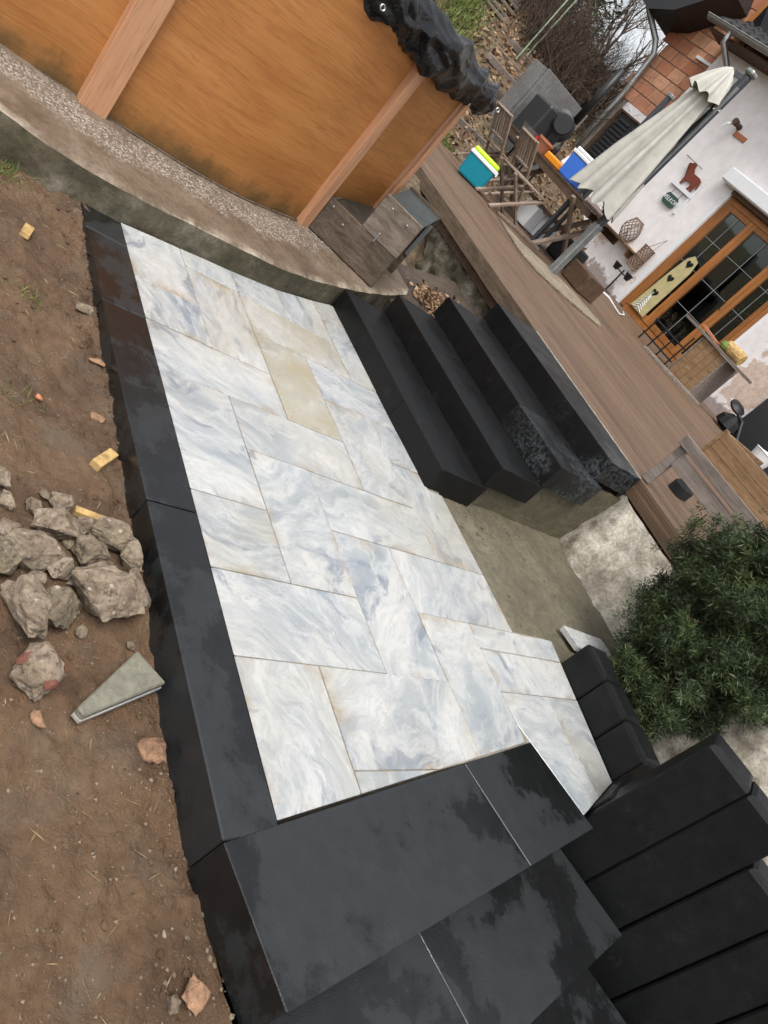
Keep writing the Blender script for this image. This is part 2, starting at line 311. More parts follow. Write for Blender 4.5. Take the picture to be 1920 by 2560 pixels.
def add_prism(bm, poly, z0, z1, bev=0.):
    """poly: list of (x,y); z0/z1 numbers or functions of (x,y)"""
    f0 = z0 if callable(z0) else (lambda x, y: z0); f1 = z1 if callable(z1) else (lambda x, y: z1)
    lo = [bm.verts.new((x, y, f0(x, y))) for x, y in poly]; hi = [bm.verts.new((x, y, f1(x, y))) for x, y in poly]
    n = len(poly); top = bm.faces.new(hi); bm.faces.new(lo[::-1]); fs = []
    for i in range(n): fs.append(bm.faces.new((lo[i], lo[(i + 1) % n], hi[(i + 1) % n], hi[i])))
    if bev > 0:
        es = list(set(list(top.edges) + [e for f in fs for e in f.edges if len(set(e.verts) & set(hi)) == 1]))
        bmesh.ops.bevel(bm, geom=es, offset=bev, segments=1, affect='EDGES', profile=.6)
def prism(poly, z0, z1, bev=0.):
    bm = bmesh.new(); add_prism(bm, poly, z0, z1, bev); return tomesh(bm)
def add_obox(bm, c, ax, ay, az, bev=0.):
    """oriented box: centre + three half-axis vectors"""
    c, ax, ay, az = map(Vector, (c, ax, ay, az)); vs = []
    for k in (-1, 1):
        for j in (-1, 1):
            for i in (-1, 1): vs.append(bm.verts.new(c + ax * i + ay * j + az * k))
    fs = [bm.faces.new([vs[q] for q in f]) for f in ((0, 2, 3, 1), (4, 5, 7, 6), (0, 1, 5, 4), (2, 6, 7, 3), (0, 4, 6, 2), (1, 3, 7, 5))]
    if bev > 0: bmesh.ops.bevel(bm, geom=list({e for f in fs for e in f.edges}), offset=bev, segments=1, affect='EDGES', profile=.6)
def obox(c, ax, ay, az, bev=0.):
    bm = bmesh.new(); add_obox(bm, c, ax, ay, az, bev); return tomesh(bm)
def box(x0, x1, y0, y1, z0, z1, bev=0.):
    return obox(((x0 + x1) / 2, (y0 + y1) / 2, (z0 + z1) / 2), ((x1 - x0) / 2, 0, 0), (0, (y1 - y0) / 2, 0), (0, 0, (z1 - z0) / 2), bev)
def bar(a, b, w, t, upv=(0, 0, 1), bev=0.):
    a, b = Vector(a), Vector(b); d = b - a; u = d.normalized(); s = u.cross(Vector(upv))
    if s.length < 1e-3: s = u.cross(Vector((1, 0, 0)))
    s.normalize(); q = s.cross(u); bm = bmesh.new(); add_obox(bm, (a + b) / 2, d / 2, s * w / 2, q * t / 2, bev); return tomesh(bm)
def add_tube(bm, pts, r, seg=6, cap=True):
    pts = [Vector(p) for p in pts]; n = len(pts); rr = r if isinstance(r, (list, tuple)) else [r] * n; rings = []
    t0 = (pts[1] - pts[0]).normalized(); s = t0.cross(Vector((.3, .2, 1)))
    if s.length < 1e-4: s = t0.cross(Vector((1, 0, 0)))
    s.normalize()
    for i, p in enumerate(pts):
        t = (pts[min(i + 1, n - 1)] - pts[max(i - 1, 0)]).normalized(); s = (s - t * s.dot(t)).normalized(); q = t.cross(s)
        rings.append([bm.verts.new(p + (s * math.cos(a) + q * math.sin(a)) * rr[i]) for a in [2 * math.pi * k / seg for k in range(seg)]])
    for A, B in zip(rings, rings[1:]):
        for k in range(seg): bm.faces.new((A[k], A[(k + 1) % seg], B[(k + 1) % seg], B[k]))
    if cap: bm.faces.new(rings[0][::-1]); bm.faces.new(rings[-1])
def tube(pts, r, seg=8):
    bm = bmesh.new(); add_tube(bm, pts, r, seg); return tomesh(bm)
def lathe(c, prof, seg=20, axis=(0, 0, 1)):
    z = Vector(axis).normalized(); x = z.orthogonal().normalized(); y = z.cross(x); c = Vector(c); bm = bmesh.new(); rings = []
    for r, h in prof: rings.append([bm.verts.new(c + z * h + (x * math.cos(a) + y * math.sin(a)) * max(r, 1e-4)) for a in [2 * math.pi * k / seg for k in range(seg)]])
    for A, B in zip(rings, rings[1:]):
        for k in range(seg): bm.faces.new((A[k], A[(k + 1) % seg], B[(k + 1) % seg], B[k]))
    bm.faces.new(rings[0][::-1]); bm.faces.new(rings[-1]); return tomesh(bm)
def grid_mesh(xs, ys, f, flip=False):
    nx, ny = len(xs), len(ys); V = [f(x, y) for y in ys for x in xs]
    F = [(j * nx + i, j * nx + i + 1, (j + 1) * nx + i + 1, (j + 1) * nx + i) for j in range(ny - 1) for i in range(nx - 1)]
    if flip: F = [q[::-1] for q in F]
    me = bpy.data.meshes.new('grid'); me.from_pydata(V, [], F); me.update(); return me
def clip(poly, a, b):
    """keep the side left of a->b"""
    out = []; n = len(poly); side = lambda p: (b[0] - a[0]) * (p[1] - a[1]) - (b[1] - a[1]) * (p[0] - a[0])
    for i in range(n):
        p, q = poly[i], poly[(i + 1) % n]; sp, sq = side(p), side(q)
        if sp >= 0: out.append(p)
        if sp * sq < 0: t = sp / (sp - sq); out.append((p[0] + (q[0] - p[0]) * t, p[1] + (q[1] - p[1]) * t))
    return out
def fb(x, y, z, s, oct=4): return mnoise.fractal(Vector((x * s, y * s, z * s)), 1.0, 2.0, oct)
def quads_mesh(name, V, nper=4):
    """V: (n*nper,3) array of separate faces"""
    V = np.asarray(V, dtype=np.float32).reshape(-1, 3); n = len(V) // nper
    me = bpy.data.meshes.new(name); me.vertices.add(len(V)); me.vertices.foreach_set('co', V.ravel())
    me.loops.add(len(V)); me.loops.foreach_set('vertex_index', np.arange(len(V), dtype=np.int32))
    me.polygons.add(n); me.polygons.foreach_set('loop_start', np.arange(0, len(V), nper, dtype=np.int32)); me.polygons.foreach_set('loop_total', np.full(n, nper, dtype=np.int32))
    me.update(calc_edges=True); me.validate(); return me
def unit(v): return v / np.maximum(np.linalg.norm(v, axis=-1, keepdims=True), 1e-9)
def leaf_quads(P, D, length, width):
    """quads at P along D with random twist"""
    n = len(P); D = unit(D); r = unit(rng.normal(size=(n, 3))); S = unit(np.cross(D, r)); L = np.asarray(length).reshape(-1, 1); Wd = np.asarray(width).reshape(-1, 1)
    return np.stack([P - S * Wd * .5, P + D * L * .5 - S * Wd, P + D * L, P + D * L * .5 + S * Wd], 1).reshape(-1, 3)

# ---------------------------------------------------------------- the setting: ground, mud, concrete
def ground_z(x, y):
    def ss(a, b, t): t = min(1, max(0, (t - a) / (b - a))); return t * t * (3 - 2 * t)
    z = -.62 + 1.1 * ss(4.6, 6.2, x)
    h = max(0., x - 9.9); z += 2.2 * (1 - math.exp(-h * .2)) + .13 * h * (1 - ss(9, 20, h)) + .7 * ss(0, 14, h)
    if x > 9: z += .10 * fb(x, y, 0, .7) * min(1, (x - 9) / 2)
    return z
xs = np.concatenate([[-400, -120, -40, -15, -6, -2, 1, 3, 4.2], np.arange(4.6, 9.4, .4), np.arange(9.4, 24, .22), [26, 30, 40, 70, 150, 400, 900]])
ys = np.concatenate([[-900, -300, -120, -60, -35, -26], np.arange(-22, -3, .25), [-2, 0, 3, 8, 20, 60, 200, 900]])
ground = mk('ground', grid_mesh(xs, ys, lambda x, y: (x, y, ground_z(x, y))), 'ground', kind='structure', smooth=True)

def soil_z(x, y):
    z = -.168 + .0475 * x
    z += .016 * fb(x, y, 1, 2.2) + .013 * fb(x, y, 5, 8) + .011 * max(-.15, fb(x, y, 9, 24)) + .004 * fb(x, y, 4, 60, 2)
    z += .012 * max(0, 1 - (abs(y + 1.06) / .09)) * fb(x, y, 3, 14)
    return z
xs = np.concatenate([[-3, -1.5, -.6], np.arange(-.2, 3.34, .0095)]); ys = np.concatenate([np.arange(-1.10, -.55, .0095), [-.4, 0, .8, 2, 4]])
mud = mk('muddy_ground', grid_mesh(xs, ys, lambda x, y: (x, y, soil_z(x, y)), False), 'mud', kind='structure', smooth=True)
# planter soil and mortar floor beside the terrace
mk('planter_soil', grid_mesh(np.arange(-1.2, 1.3, .03), np.linspace(0, 1, 40), lambda x, t: (lambda y: (x, y, -.12 + .08 * (x - 1) + .02 * fb(x, y, 2, 6)))((-2.86 - .4 * (.45 - min(x, .45)) - (.2 if x > .5 else 0)) * (1 - t) - 4.1 * t), True), 'soil', kind='structure', smooth=True)
mk('mortar_floor', grid_mesh(np.arange(1.15, 2.2, .02), np.arange(-4.12, -2.6, .02), lambda x, y: (x, y, -.022 + .006 * fb(x, y, 2, 5) + .003 * fb(x, y, 4, 26))), 'mortar', kind='structure', smooth=True)

# ---------------------------------------------------------------- marble terrace
Y = [-1.2245, -1.53, -1.83, -2.146, -2.46, -2.785, -3.13]
rear = [(-1.2, 3.150), (-1.518, 3.215), (-1.858, 3.280), (-2.126, 3.346), (-2.44, 3.470), (-2.66, 3.575)]
def rear_x(y):
    for (y0, x0), (y1, x1) in zip(rear, rear[1:]):
        if y >= y1: t = (y - y0) / (y1 - y0); return x0 + (x1 - x0) * t
    return rear[-1][1]
S1a, S1b, S1c, S1d = (.507, -1.062), (.764, -2.488), (.437, -2.628), (.171, -1.123)       # first dark tread: far-left, far-right, near-right, near-left
bed = mk('terrace_bed', prism([(.56, -1.235), (3.13, -1.235), (3.44, -2.47), (3.50, -2.63), (2.12, -2.63), (2.12, -2.77), (1.29, -2.77), (1.29, -3.05), (.62, -2.93), (.56, -2.7), (.76, -2.5)], -.16, -.0045), 'grout', kind='structure')
T = [('R', 2.764, 0, 1), (2.764, 2.48, 0, 1), (2.48, 2.19, 0, 2), (2.19, 1.597, 0, 1), (1.597, 1.29, 0, 1), (1.29, .992, 0, 2), (.992, 'N', 0, 1),
     ('R', 3.08, 1, 2), (3.08, 2.48, 1, 2), (2.19, 1.90, 1, 3), (1.90, 1.29, 1, 2), (.992, .665, 1, 3), (.665, 'N', 1, 3),
     ('R', 3.08, 2, 3), (3.08, 2.782, 2, 4), (2.782, 2.19, 2, 3), (1.90, 1.597, 2, 4), (1.597, .985, 2, 3),
     ('R', 3.08, 3, 4), (2.782, 2.485, 3, 5), (2.485, 1.90, 3, 4), (1.597, 1.283, 3, 5), (1.283, 'N', 3, 4),
     ('R', 3.38, 4, 5), (3.38, 2.782, 4, 5), (2.485, 2.19, 4, 5), (2.19, 1.597, 4, 5),
     (1.283, 1.165, 4, 6), (1.165, .972, 4, 6), (.972, 'N', 4, 5), (.972, 'N', 5, 6)]
G = .0018
ti = 0
for (xa, xb, i, j) in T:
    y0, y1 = Y[j], Y[i]
    xr = 3.7 if xa == 'R' else xa; xn = .35 if xb == 'N' else xb
    poly = [(xn + G, y0 + G), (xr - G, y0 + G), (xr - G, y1 - G), (xn + G, y1 - G)]
    if xa == 'R':
        for (ya, xA), (yb, xB) in zip(rear, rear[1:]):
            if yb < y1 and ya > y0: poly = clip(poly, (xA, ya), (xB, yb)) if False else poly
        poly = [(xn + G, y0 + G), (rear_x(y0) - .004, y0 + G), (rear_x((y0 + y1) / 2) - .004, (y0 + y1) / 2), (rear_x(y1) - .004, y1 - G), (xn + G, y1 - G)]
    # in front of the dark tread, beside it, beside the steps and palisades
    if y1 > -2.47: poly = clip(poly, (S1a[0] + .011, S1a[1]), (S1b[0] + .006, S1b[1])) if j <= 4 else poly
    if j >= 5 and xb in ('N',): poly = clip(poly, (S1b[0] + .006, S1b[1] - .003), (S1c[0], S1c[1] - .006))
    if xn >= 2.1 and j >= 5: poly = clip(poly, (2.0, -2.668), (4, -2.645))
    if xn < 2.1 and xr > 2.1 and j >= 5: poly = [(xn + G, y0 + G), (2.085, y0 + G), (2.085, -2.675), (xr - G, -2.675), (xr - G, y1 - G), (xn + G, y1 - G)]
    if j == 6: poly = clip(poly, (.601, -2.958), (1.22, -3.088)) if xb != .972 and xb != 1.165 else clip(poly, (.601, -2.958), (1.165, -3.075))
    if xb == 'N' and j >= 5: poly = clip(poly, (.488, -2.62), (.601, -2.958))
    if len(poly) < 3: continue
    a2 = sum(p[0] * q[1] - q[0] * p[1] for p, q in zip(poly, poly[1:] + poly[:1]))
    if abs(a2) < 1e-3: continue
    if a2 < 0: poly = poly[::-1]
    dz = random.uniform(-.0012, .0012); tx, ty = random.uniform(-.002, .002), random.uniform(-.002, .002); cx, cy = poly[0]
    mk('marble_tile', prism(poly, -.0042, lambda x, y: dz + tx * (x - cx) + ty * (y - cy), .002), 'marble', bed).color = ({(2.782, 2): .95, (3.08, 2): .8, (3.08, 1): .5, (2.764, 0): .2, (2.485, 3): .3, ('R', 3): .5}.get((xa, i), random.choice((.08, .15, .25, .4))), 0, 0, 1); ti += 1

# kerb along the mud side
kerb = empty('stone_kerb', (1.8, -1.14, -.25), 'long black stone kerb between the mud and the marble paving', 'kerb')
yo = lambda x: -1.064 + .0075 * (x - .5)
for xa, xb in ((.512, 1.493), (1.499, 2.466), (2.470, 2.953), (2.957, 3.146)):
    mk('kerb_stone', prism([(xa, -1.2240), (xb, -1.2240), (xb, yo(xb)), (xa, yo(xa))], -.26, random.uniform(-.001, .001), .004), 'black_wet', kerb)

# ---------------------------------------------------------------- dark treads leading down from the terrace
def lerp(a, b, t): return (a[0] + (b[0] - a[0]) * t, a[1] + (b[1] - a[1]) * t)
down = empty('lower_steps', (.3, -1.9, -.7), 'wet black slab steps below the near end of the marble paving', 'steps')
sh = (-.327, -.075); gx = .003
def tread(k, split, z1, grow=0.):
    o = (sh[0] * k, sh[1] * k)
    a, b, c, d = [(p[0] + o[0], p[1] + o[1]) for p in (S1a, S1b, S1c, S1d)]
    if k: b = lerp(a, b, 1 + grow); c = lerp(d, c, 1 + grow); a = lerp(a, d, -.06); b = lerp(b, c, -.06)
    m1, m2 = lerp(a, b, split), lerp(d, c, split); e = .0016 / 1.4
    for P in ([a, d, lerp(d, c, split - e), lerp(a, b, split - e)], [lerp(a, b, split + e), lerp(d, c, split + e), c, b]):
        mk('slab', prism(P, z1 - .148, z1 + random.uniform(-.001, .001), .0022), 'black_wet', down)
tread(0, .68, .002); tread(1, .405, -.148, .035); tread(2, .70, -.298, .03); tread(3, .4, -.448, .03)

# ---------------------------------------------------------------- dark steps up to the deck
steps = empty('block_steps', (2.85, -3.4, 0), 'four wet black stone block steps rising from marble to deck', 'steps')
for (xf, yf, yb, z0, z1, sp) in ((3.575, -2.648, -3.03, -.02, .126, 2.602), (3.597, -2.99, -3.39, .1275, .265, 3.143), (3.642, -3.345, -3.80, .2665, .416, 2.62), (3.693, -3.755, -4.10, .4175, .557, 3.278)):
    last = z1 > .5
    for xa, xb in ((2.105 + (.075 if last else .012 * (z1 > .2)), sp - .0008), (sp + .0008, xf)):
        poly = [(xa, yb), (xb, yb), (xb, yf), (xa, yf - .012 * (xa < 2.3))]
        if last: poly = [(xa, -4.118 - .08 * (xa - 2.2)), (xb, -4.118 - .08 * (xb - 2.2)), (xb, yf), (xa, yf)]
        mk('step_block', prism(poly, z0, z1 + random.uniform(-.0008, .0008), .003), 'black_frost' if (.4 < z1 and xa < 2.3) else 'black', steps)
mk('sealant_strip', prism([(2.19, -4.119), (3.69, -4.239), (3.69, -4.247), (2.19, -4.127)], .55, .5615), 'white_rock', steps)
mk('mortar_bedding', grid_mesh(np.arange(-4.1, -2.68, .03), np.arange(-.05, .45, .02), lambda y, z: (2.150 + .006 * fb(0, y, z, 9) + .10 * max(0, (z - max(0, min(.42, (-y - 2.99) / 1.07 * .42 + .11))) * 0), y, min(z, .10 if y > -3.02 else .25 if y > -3.37 else .40))), 'mortar', steps, smooth=True)

# ---------------------------------------------------------------- palisades
pal = empty('palisade_row', (.7, -2.9, -.4), 'row of black concrete palisades beside the marble paving and lower steps', 'palisade wall')
def palisade(p0, p1, depth, z0, z1, cham=.022):
    """front bottom edge p0->p1 (seen from the paving), extends depth to the back"""
    p0, p1 = Vector((*p0, 0)), Vector((*p1, 0)); u = (p1 - p0).normalized(); nb = Vector((u.y, -u.x, 0))
    if nb.y > 0: nb = -nb
    bm = bmesh.new(); c = (p0 + p1) / 2 + nb * depth / 2 + Vector((0, 0, (z0 + z1) / 2))
    add_obox(bm, c, (p1 - p0) / 2 - u * .0012, nb * depth / 2, (0, 0, (z1 - z0) / 2)); bm.verts.ensure_lookup_table()
    top = [e for e in bm.edges if all(v.co.z > z1 - .01 for v in e.verts)]; bmesh.ops.bevel(bm, geom=top, offset=cham, segments=2, affect='EDGES', profile=.5)
    ver = [e for e in bm.edges if abs((e.verts[0].co - e.verts[1].co).normalized().z) > .95]; bmesh.ops.bevel(bm, geom=ver, offset=.006, segments=1, affect='EDGES')
    mk('palisade', tomesh(bm), 'black', pal)
for a, b in (((1.165, -3.079), (.977, -3.042)), ((.975, -3.041), (.790, -3.007)), ((.788, -3.004), (.604, -2.966))): palisade(a, b, .135, -.35, .166)
palisade((.596, -2.955), (.512, -2.70), .12, -.45, .10)
pt = lambda t: (.487 - .93 * t, -2.662 - .37 * t)
for k, (t0, z1) in enumerate(((0., .527), (.187, .520), (.379, .372), (.572, .36), (.765, .22), (.955, .21), (1.145, .08))): palisade(pt(t0), pt(t0 + .187), .135, -.75, z1)

# ---------------------------------------------------------------- low concrete wall with its ledge
fe = [(3.55, .9), (3.42, .2), (3.28, -.45), (3.205, -.7), (3.160, -.92), (3.172, -1.16), (3.222, -1.42), (3.285, -1.80), (3.352, -2.13), (3.476, -2.43), (3.60, -2.66), (3.76, -2.94), (4.03, -3.34), (4.31, -3.66), (4.70, -3.86), (5.2, -3.92)]
be = [(4.1, 1.1), (4.05, .2), (4.0, -.45), (3.98, -.7), (3.98, -.92), (3.99, -1.16), (4.0, -1.42), (4.02, -1.80), (4.10, -2.13), (4.25, -2.43), (4.45, -2.66), (4.65, -2.9), (4.8, -3.1), (4.95, -3.3), (5.1, -3.45), (5.3, -3.6)]
def resample(P, n):
    P = np.array(P); out = []
    for i in range(len(P) - 1):
        p0, p1, p2, p3 = P[max(i - 1, 0)], P[i], P[i + 1], P[min(i + 2, len(P) - 1)]
        for k in range(n):
            t = k / n; out.append(.5 * (2 * p1 + (p2 - p0) * t + (2 * p0 - 5 * p1 + 4 * p2 - p3) * t * t + (3 * p1 - p0 - 3 * p2 + p3) * t ** 3))
    out.append(P[-1]); return np.array(out)
fe2, be2 = resample(fe, 10), resample(be, 10)
wall = empty('low_concrete_wall', (3.5, -1.5, -.2), 'low mossy concrete wall with brown ledge under the orange fence', 'low wall')
def ledge_z(x, y): return .128 + max(0, y + 1.3) * .03 + .004 * fb(x, y, 3, 7)
nl = len(fe2); us = np.linspace(0, 1, 26)
LM = (grid_mesh(range(nl), us, lambda i, u: (lambda p: (p[0], p[1], ledge_z(*p) - .012 * max(0, 1 - u / .04)))(fe2[int(i)] * (1 - u) + be2[int(i)] * u)))
lu = LM.uv_layers.new()
for l in LM.loops: lu.data[l.index].uv = ((l.vertex_index % nl) / nl, (l.vertex_index // nl) / 25.)
mk('ledge', LM, 'ledge', wall, smooth=True)
vs_ = np.linspace(0, 1, 20)
def face_pt(i, v):
    p = fe2[int(i)]; z = (-.34) + v * (ledge_z(*p) - .012 + .34); k = .012 * fb(p[0], p[1], z, 9) + .02 * fb(p[0], p[1], z, 3); k *= min(1, (1 - v) * 6)
    return (p[0] - k - .012 * (1 - v), p[1] + .3 * k, z)
mk('wall_face', grid_mesh(range(nl), vs_, face_pt, True), 'wallface', wall, smooth=True)
# ---------------------------------------------------------------- orange fence
fence = empty('orange_fence', (3.9, -1.5, .12), 'low orange wood panel fence with peach posts on the concrete ledge', 'fence')
def fpanel(pts, z0, z1):
    P = resample(pts, 8); L = np.concatenate([[0], np.cumsum(np.linalg.norm(np.diff(P, axis=0), axis=1))]); n = len(P)
    V, F, UV = [], [], []; zs = np.linspace(0, 1, 8)
    for s, off in ((0, 0.), (1, .018)):
        for j, v in enumerate(zs):
            for i in range(n): V.append((P[i][0] + off, P[i][1] + off * .3, z0 + (z1 - z0) * v)); UV.append((L[i] / 1.1, v))
    m = len(zs) * n
    for s in (0, 1):
        for j in range(len(zs) - 1):
            for i in range(n - 1):
                q = [s * m + j * n + i, s * m + j * n + i + 1, s * m + (j + 1) * n + i + 1, s * m + (j + 1) * n + i]; F.append(q if s else q[::-1])
    me = bpy.data.meshes.new('p'); me.from_pydata(V, [], F); uv = me.uv_layers.new()
    for l in me.loops: uv.data[l.index].uv = UV[l.vertex_index]
    mk('panel', me, 'panel', fence, smooth=True); mk('bottom_rail', tube([(p[0] - .008, p[1], z0 - .004) for p in P], .008, 6), 'fascia', fence)
fpanel([(3.95, .3), (3.90, -.3), (3.868, -.7), (3.862, -1.04)], .14, 1.36); fpanel([(3.862, -1.11), (3.868, -1.40), (3.885, -1.70), (3.97, -2.05), (4.175, -2.49)], .135, 1.36); fpanel([(4.20, -2.53), (4.40, -2.84), (4.60, -3.16)], .30, 1.34)
def fpost(x, y, d, w, t, z0, z1):
    d = Vector((*d, 0)).normalized(); n = Vector((-d.y, d.x, 0)); mk('post', obox((x, y, (z0 + z1) / 2), d * w / 2, n * t / 2, (0, 0, (z1 - z0) / 2), .004), 'post', fence)
fpost(3.845, -1.105, (.05, -1), .135, .085, .118, 1.36); fpost(4.175, -2.515, (.42, -.9), .085, .075, .115, 1.33); fpost(4.62, -3.19, (.5, -.86), .055, .07, .12, 1.31)
fpost(4.585, -3.135, (.5, -.86), .03, .04, .12, 1.30)
# tarp lying over the top
tp = resample([(4.02, -.9), (3.96, -1.35), (4.0, -1.92), (4.06, -2.2), (4.15, -2.5), (4.33, -2.78), (4.52, -3.06), (4.66, -3.27), (4.80, -3.45)], 26)
def tarp_pt(i, u):
    i = int(i); p = tp[i]; e = i / (len(tp) - 1); a = 2 * math.pi * u; t = tp[min(i + 1, len(tp) - 1)] - tp[max(i - 1, 0)]; t = t / np.linalg.norm(t); nrm = np.array([t[1], -t[0]])
    if nrm[0] > 0: nrm = -nrm
    c, s = math.cos(a), math.sin(a); L = e * 3.0
    w = .10 - .05 * max(0, e - .75) * 2; h = .125 - .10 * max(0, e - .72)
    fold = abs(mnoise.noise(Vector((L * 2.1 + c * .5, s * .9 + 7, 1.)))) + .6 * abs(mnoise.noise(Vector((L * 5.5 - c * 1.1 + s * .8, s * 1.6, 4.))))
    r = 1.16 - .62 * fold + .20 * mnoise.noise(Vector((L * 1.4, 3, 5)))
    z = 1.36 + s * h * r
    if s < -.2: z -= (.09 * max(0, mnoise.noise(Vector((L * 3.2, 1, 8)))) + .05 * abs(mnoise.noise(Vector((L * 9, 2, 8))))) * (-s)
    return (p[0] + nrm[0] * c * w * r, p[1] + nrm[1] * c * w * r, z)
me = grid_mesh(range(len(tp)), np.linspace(0, 1, 64), tarp_pt); tarp = mk('black_tarp', me, 'tarp', label='crumpled black plastic tarp draped over the orange fence top', cat='tarp', smooth=True)
for q in ((3.885, -1.985, 1.30), (4.50, -3.13, 1.27), (4.72, -3.50, 1.36)):
    bm = bmesh.new(); c = Vector(q); n = Vector((-.75, .0, .25)).normalized(); x = n.orthogonal().normalized(); y = n.cross(x)
    add_tube(bm, [c + (x * math.cos(a) + y * math.sin(a)) * .013 for a in [k * math.pi / 6 for k in range(13)]], .004, 5, False); mk('eyelet', tomesh(bm), 'chrome', tarp)

# ---------------------------------------------------------------- stepped wooden box on the ledge
chest = empty('wooden_box', (4.1, -3.1, .13), 'stepped weathered wooden box with sheet metal lids beside the fence', 'box')
c0, c1 = Vector((4.182, -2.575, 0)), Vector((3.824, -2.976, 0)); cu = (c1 - c0).normalized(); cn = Vector((-cu.y, cu.x, 0)); cn = cn if cn.y < 0 else -cn
if cn.y > 0: cn = -cn
def CB(u0, u1, n0, n1, z0, z1, name, mat, bev=.003, par=None):
    c = c0 + cu * (u0 + u1) / 2 + cn * (n0 + n1) / 2 + Vector((0, 0, (z0 + z1) / 2)); return mk(name, obox(c, cu * (u1 - u0) / 2, cn * (n1 - n0) / 2, (0, 0, (z1 - z0) / 2), bev), mat, par or chest)
dep = .72
fl = CB(0, .537, 0, .028, .134, .368, 'front_board', 'old_wood'); fu = CB(.252, .540, -.002, .027, .370, .618, 'front_board', 'pale_old_wood')
bl = CB(0, .537, dep, dep + .028, .134, .40, 'back_board', 'old_wood'); CB(.252, .540, dep, dep + .028, .402, .65, 'back_board', 'old_wood')
CB(0, .025, .03, dep - .002, .134, .36, 'end_board', 'old_wood')
def lid(u0, u1, z0, z1):
    bm = bmesh.new(); P = lambda u, n, z: c0 + cu * u + cn * n + Vector((0, 0, z)); vs = [bm.verts.new(P(*q)) for q in ((u0, .03, z0), (u1, .03, z0), (u1, dep, z1), (u0, dep, z1), (u0, .03, z0 + .006), (u1, .03, z0 + .006), (u1, dep, z1 + .006), (u0, dep, z1 + .006))]
    for f in ((0, 1, 2, 3), (7, 6, 5, 4), (0, 4, 5, 1), (1, 5, 6, 2), (2, 6, 7, 3), (3, 7, 4, 0)): bm.faces.new([vs[i] for i in f])
    mk('metal_lid', tomesh(bm), 'lid', chest)
lid(.03, .250, .345, .375); lid(.256, .535, .596, .625)
CB(.252, .266, .03, dep - .002, .372, .594, 'riser_board', 'old_wood'); CB(.505, .52, .03, dep - .002, .565, .594, 'metal_edge', 'galv')
CB(.49, .53, .034, .045, .14, .5, 'hinge_strip', 'galv', .001); CB(.508, .538, dep - .02, dep - .004, .30, .56, 'perforated_strip', 'galv', .001)
CB(.36, .372, -.012, .0, .35, .415, 'strap_plate', 'galv', .001)
for u, z in ((.05, .33), (.16, .29), (.33, .57), (.46, .56)):
    mk('screw', lathe(c0 + cu * u + Vector((0, 0, z)) - cn * .001, [(.008, 0), (.008, .003), (.004, .005)], 10, -cn), 'galv', chest)

# ---------------------------------------------------------------- deck
O = Vector((2.2, -4.128, 0)); du = Vector((.99681, -.0797, 0)); dv = Vector((-.0797, -.99681, 0))
def dz(x, y): return .557 + .014 * (-4.2 - y)
deck = mk('deck_frame', prism([tuple((O + du * a + dv * b)[:2]) for a, b in ((-3.2, .06), (-3.2, 6.9), (7.3, 6.9), (7.3, .06))], lambda x, y: dz(x, y) - .20, lambda x, y: dz(x, y) - .032), 'dark_wood', kind='structure')
def deckboard(u0, u1, v0, v1, mat='deck', name='deck_board'):
    poly = [tuple((O + du * a + dv * b)[:2]) for a, b in ((u0, v0), (u1, v0), (u1, v1), (u0, v1))]
    return mk(name, prism(poly, lambda x, y: dz(x, y) - .03, lambda x, y: dz(x, y), .003), mat, deck)
v = .036; k = 0
while v < 6.85:
    br = [-3.2, 7.3] if k % 3 == 0 else [-3.2, random.uniform(1.5, 5), 7.3]
    for a, b in zip(br, br[1:]): deckboard(a, b - .003, v, v + .1385)
    v += .143; k += 1
mk('fascia_board', prism([tuple((O + du * a + dv * b)[:2]) for a, b in ((0.03, 0), (0.03, .033), (7.3, .033), (7.3, 0))], lambda x, y: dz(x, y) - .12, lambda x, y: dz(x, y) + .001, .003), 'fascia', deck)
mk('fascia_board', prism([tuple((O + du * a + dv * b)[:2]) for a, b in ((-3.2, 0), (-3.2, .033), (0.026, .033), (0.026, 0))], lambda x, y: dz(x, y) - .12, lambda x, y: dz(x, y) + .001, .003), 'deck', deck)
# rubble wall under the deck
def rock_pt(x, z):
    y = -4.24 - .08 * (x - 2.2); d = .07 * fb(x, 0, z, 3.2) + .04 * fb(x, 2, z, 9); return (x, y + d + .05 * (.45 - z), z)
mk('rubble_wall', grid_mesh(np.arange(3.45, 6.6, .03), np.arange(-.2, .47, .025), rock_pt, True), 'rock', label='rough dark rubble stone wall under the deck edge', cat='stone wall', smooth=True)
def white_pt(x, z):
    e = max(0, (x - 1.95) / .25); y = -3.93 - .30 * max(0, z) ** 1.2 - .12 * e * e + .025 * fb(x, 0, z, 5) + .010 * fb(x, 3, z, 18)
    bul = math.exp(-((x - .55) / .35) ** 2) * .06; return (x, y + bul, z)
mk('whitewashed_wall', grid_mesh(np.arange(-1.4, 2.24, .022), np.arange(-.6, .45, .022), white_pt, True), 'white_rock', label='rough whitewashed stone wall below the deck behind the yew', cat='stone wall', smooth=True)
# dark iron pipe under the deck edge
mk('iron_pipe', tube([(1.66, -4.09, .40), (1.62, -4.06, .42), (1.50, -4.03, .40), (1.3, -4.0, .385), (.8, -4.0, .38)], .016, 8), 'darkmetal', label='dark bent pipe along the whitewashed wall under the deck', cat='pipe', smooth=True)

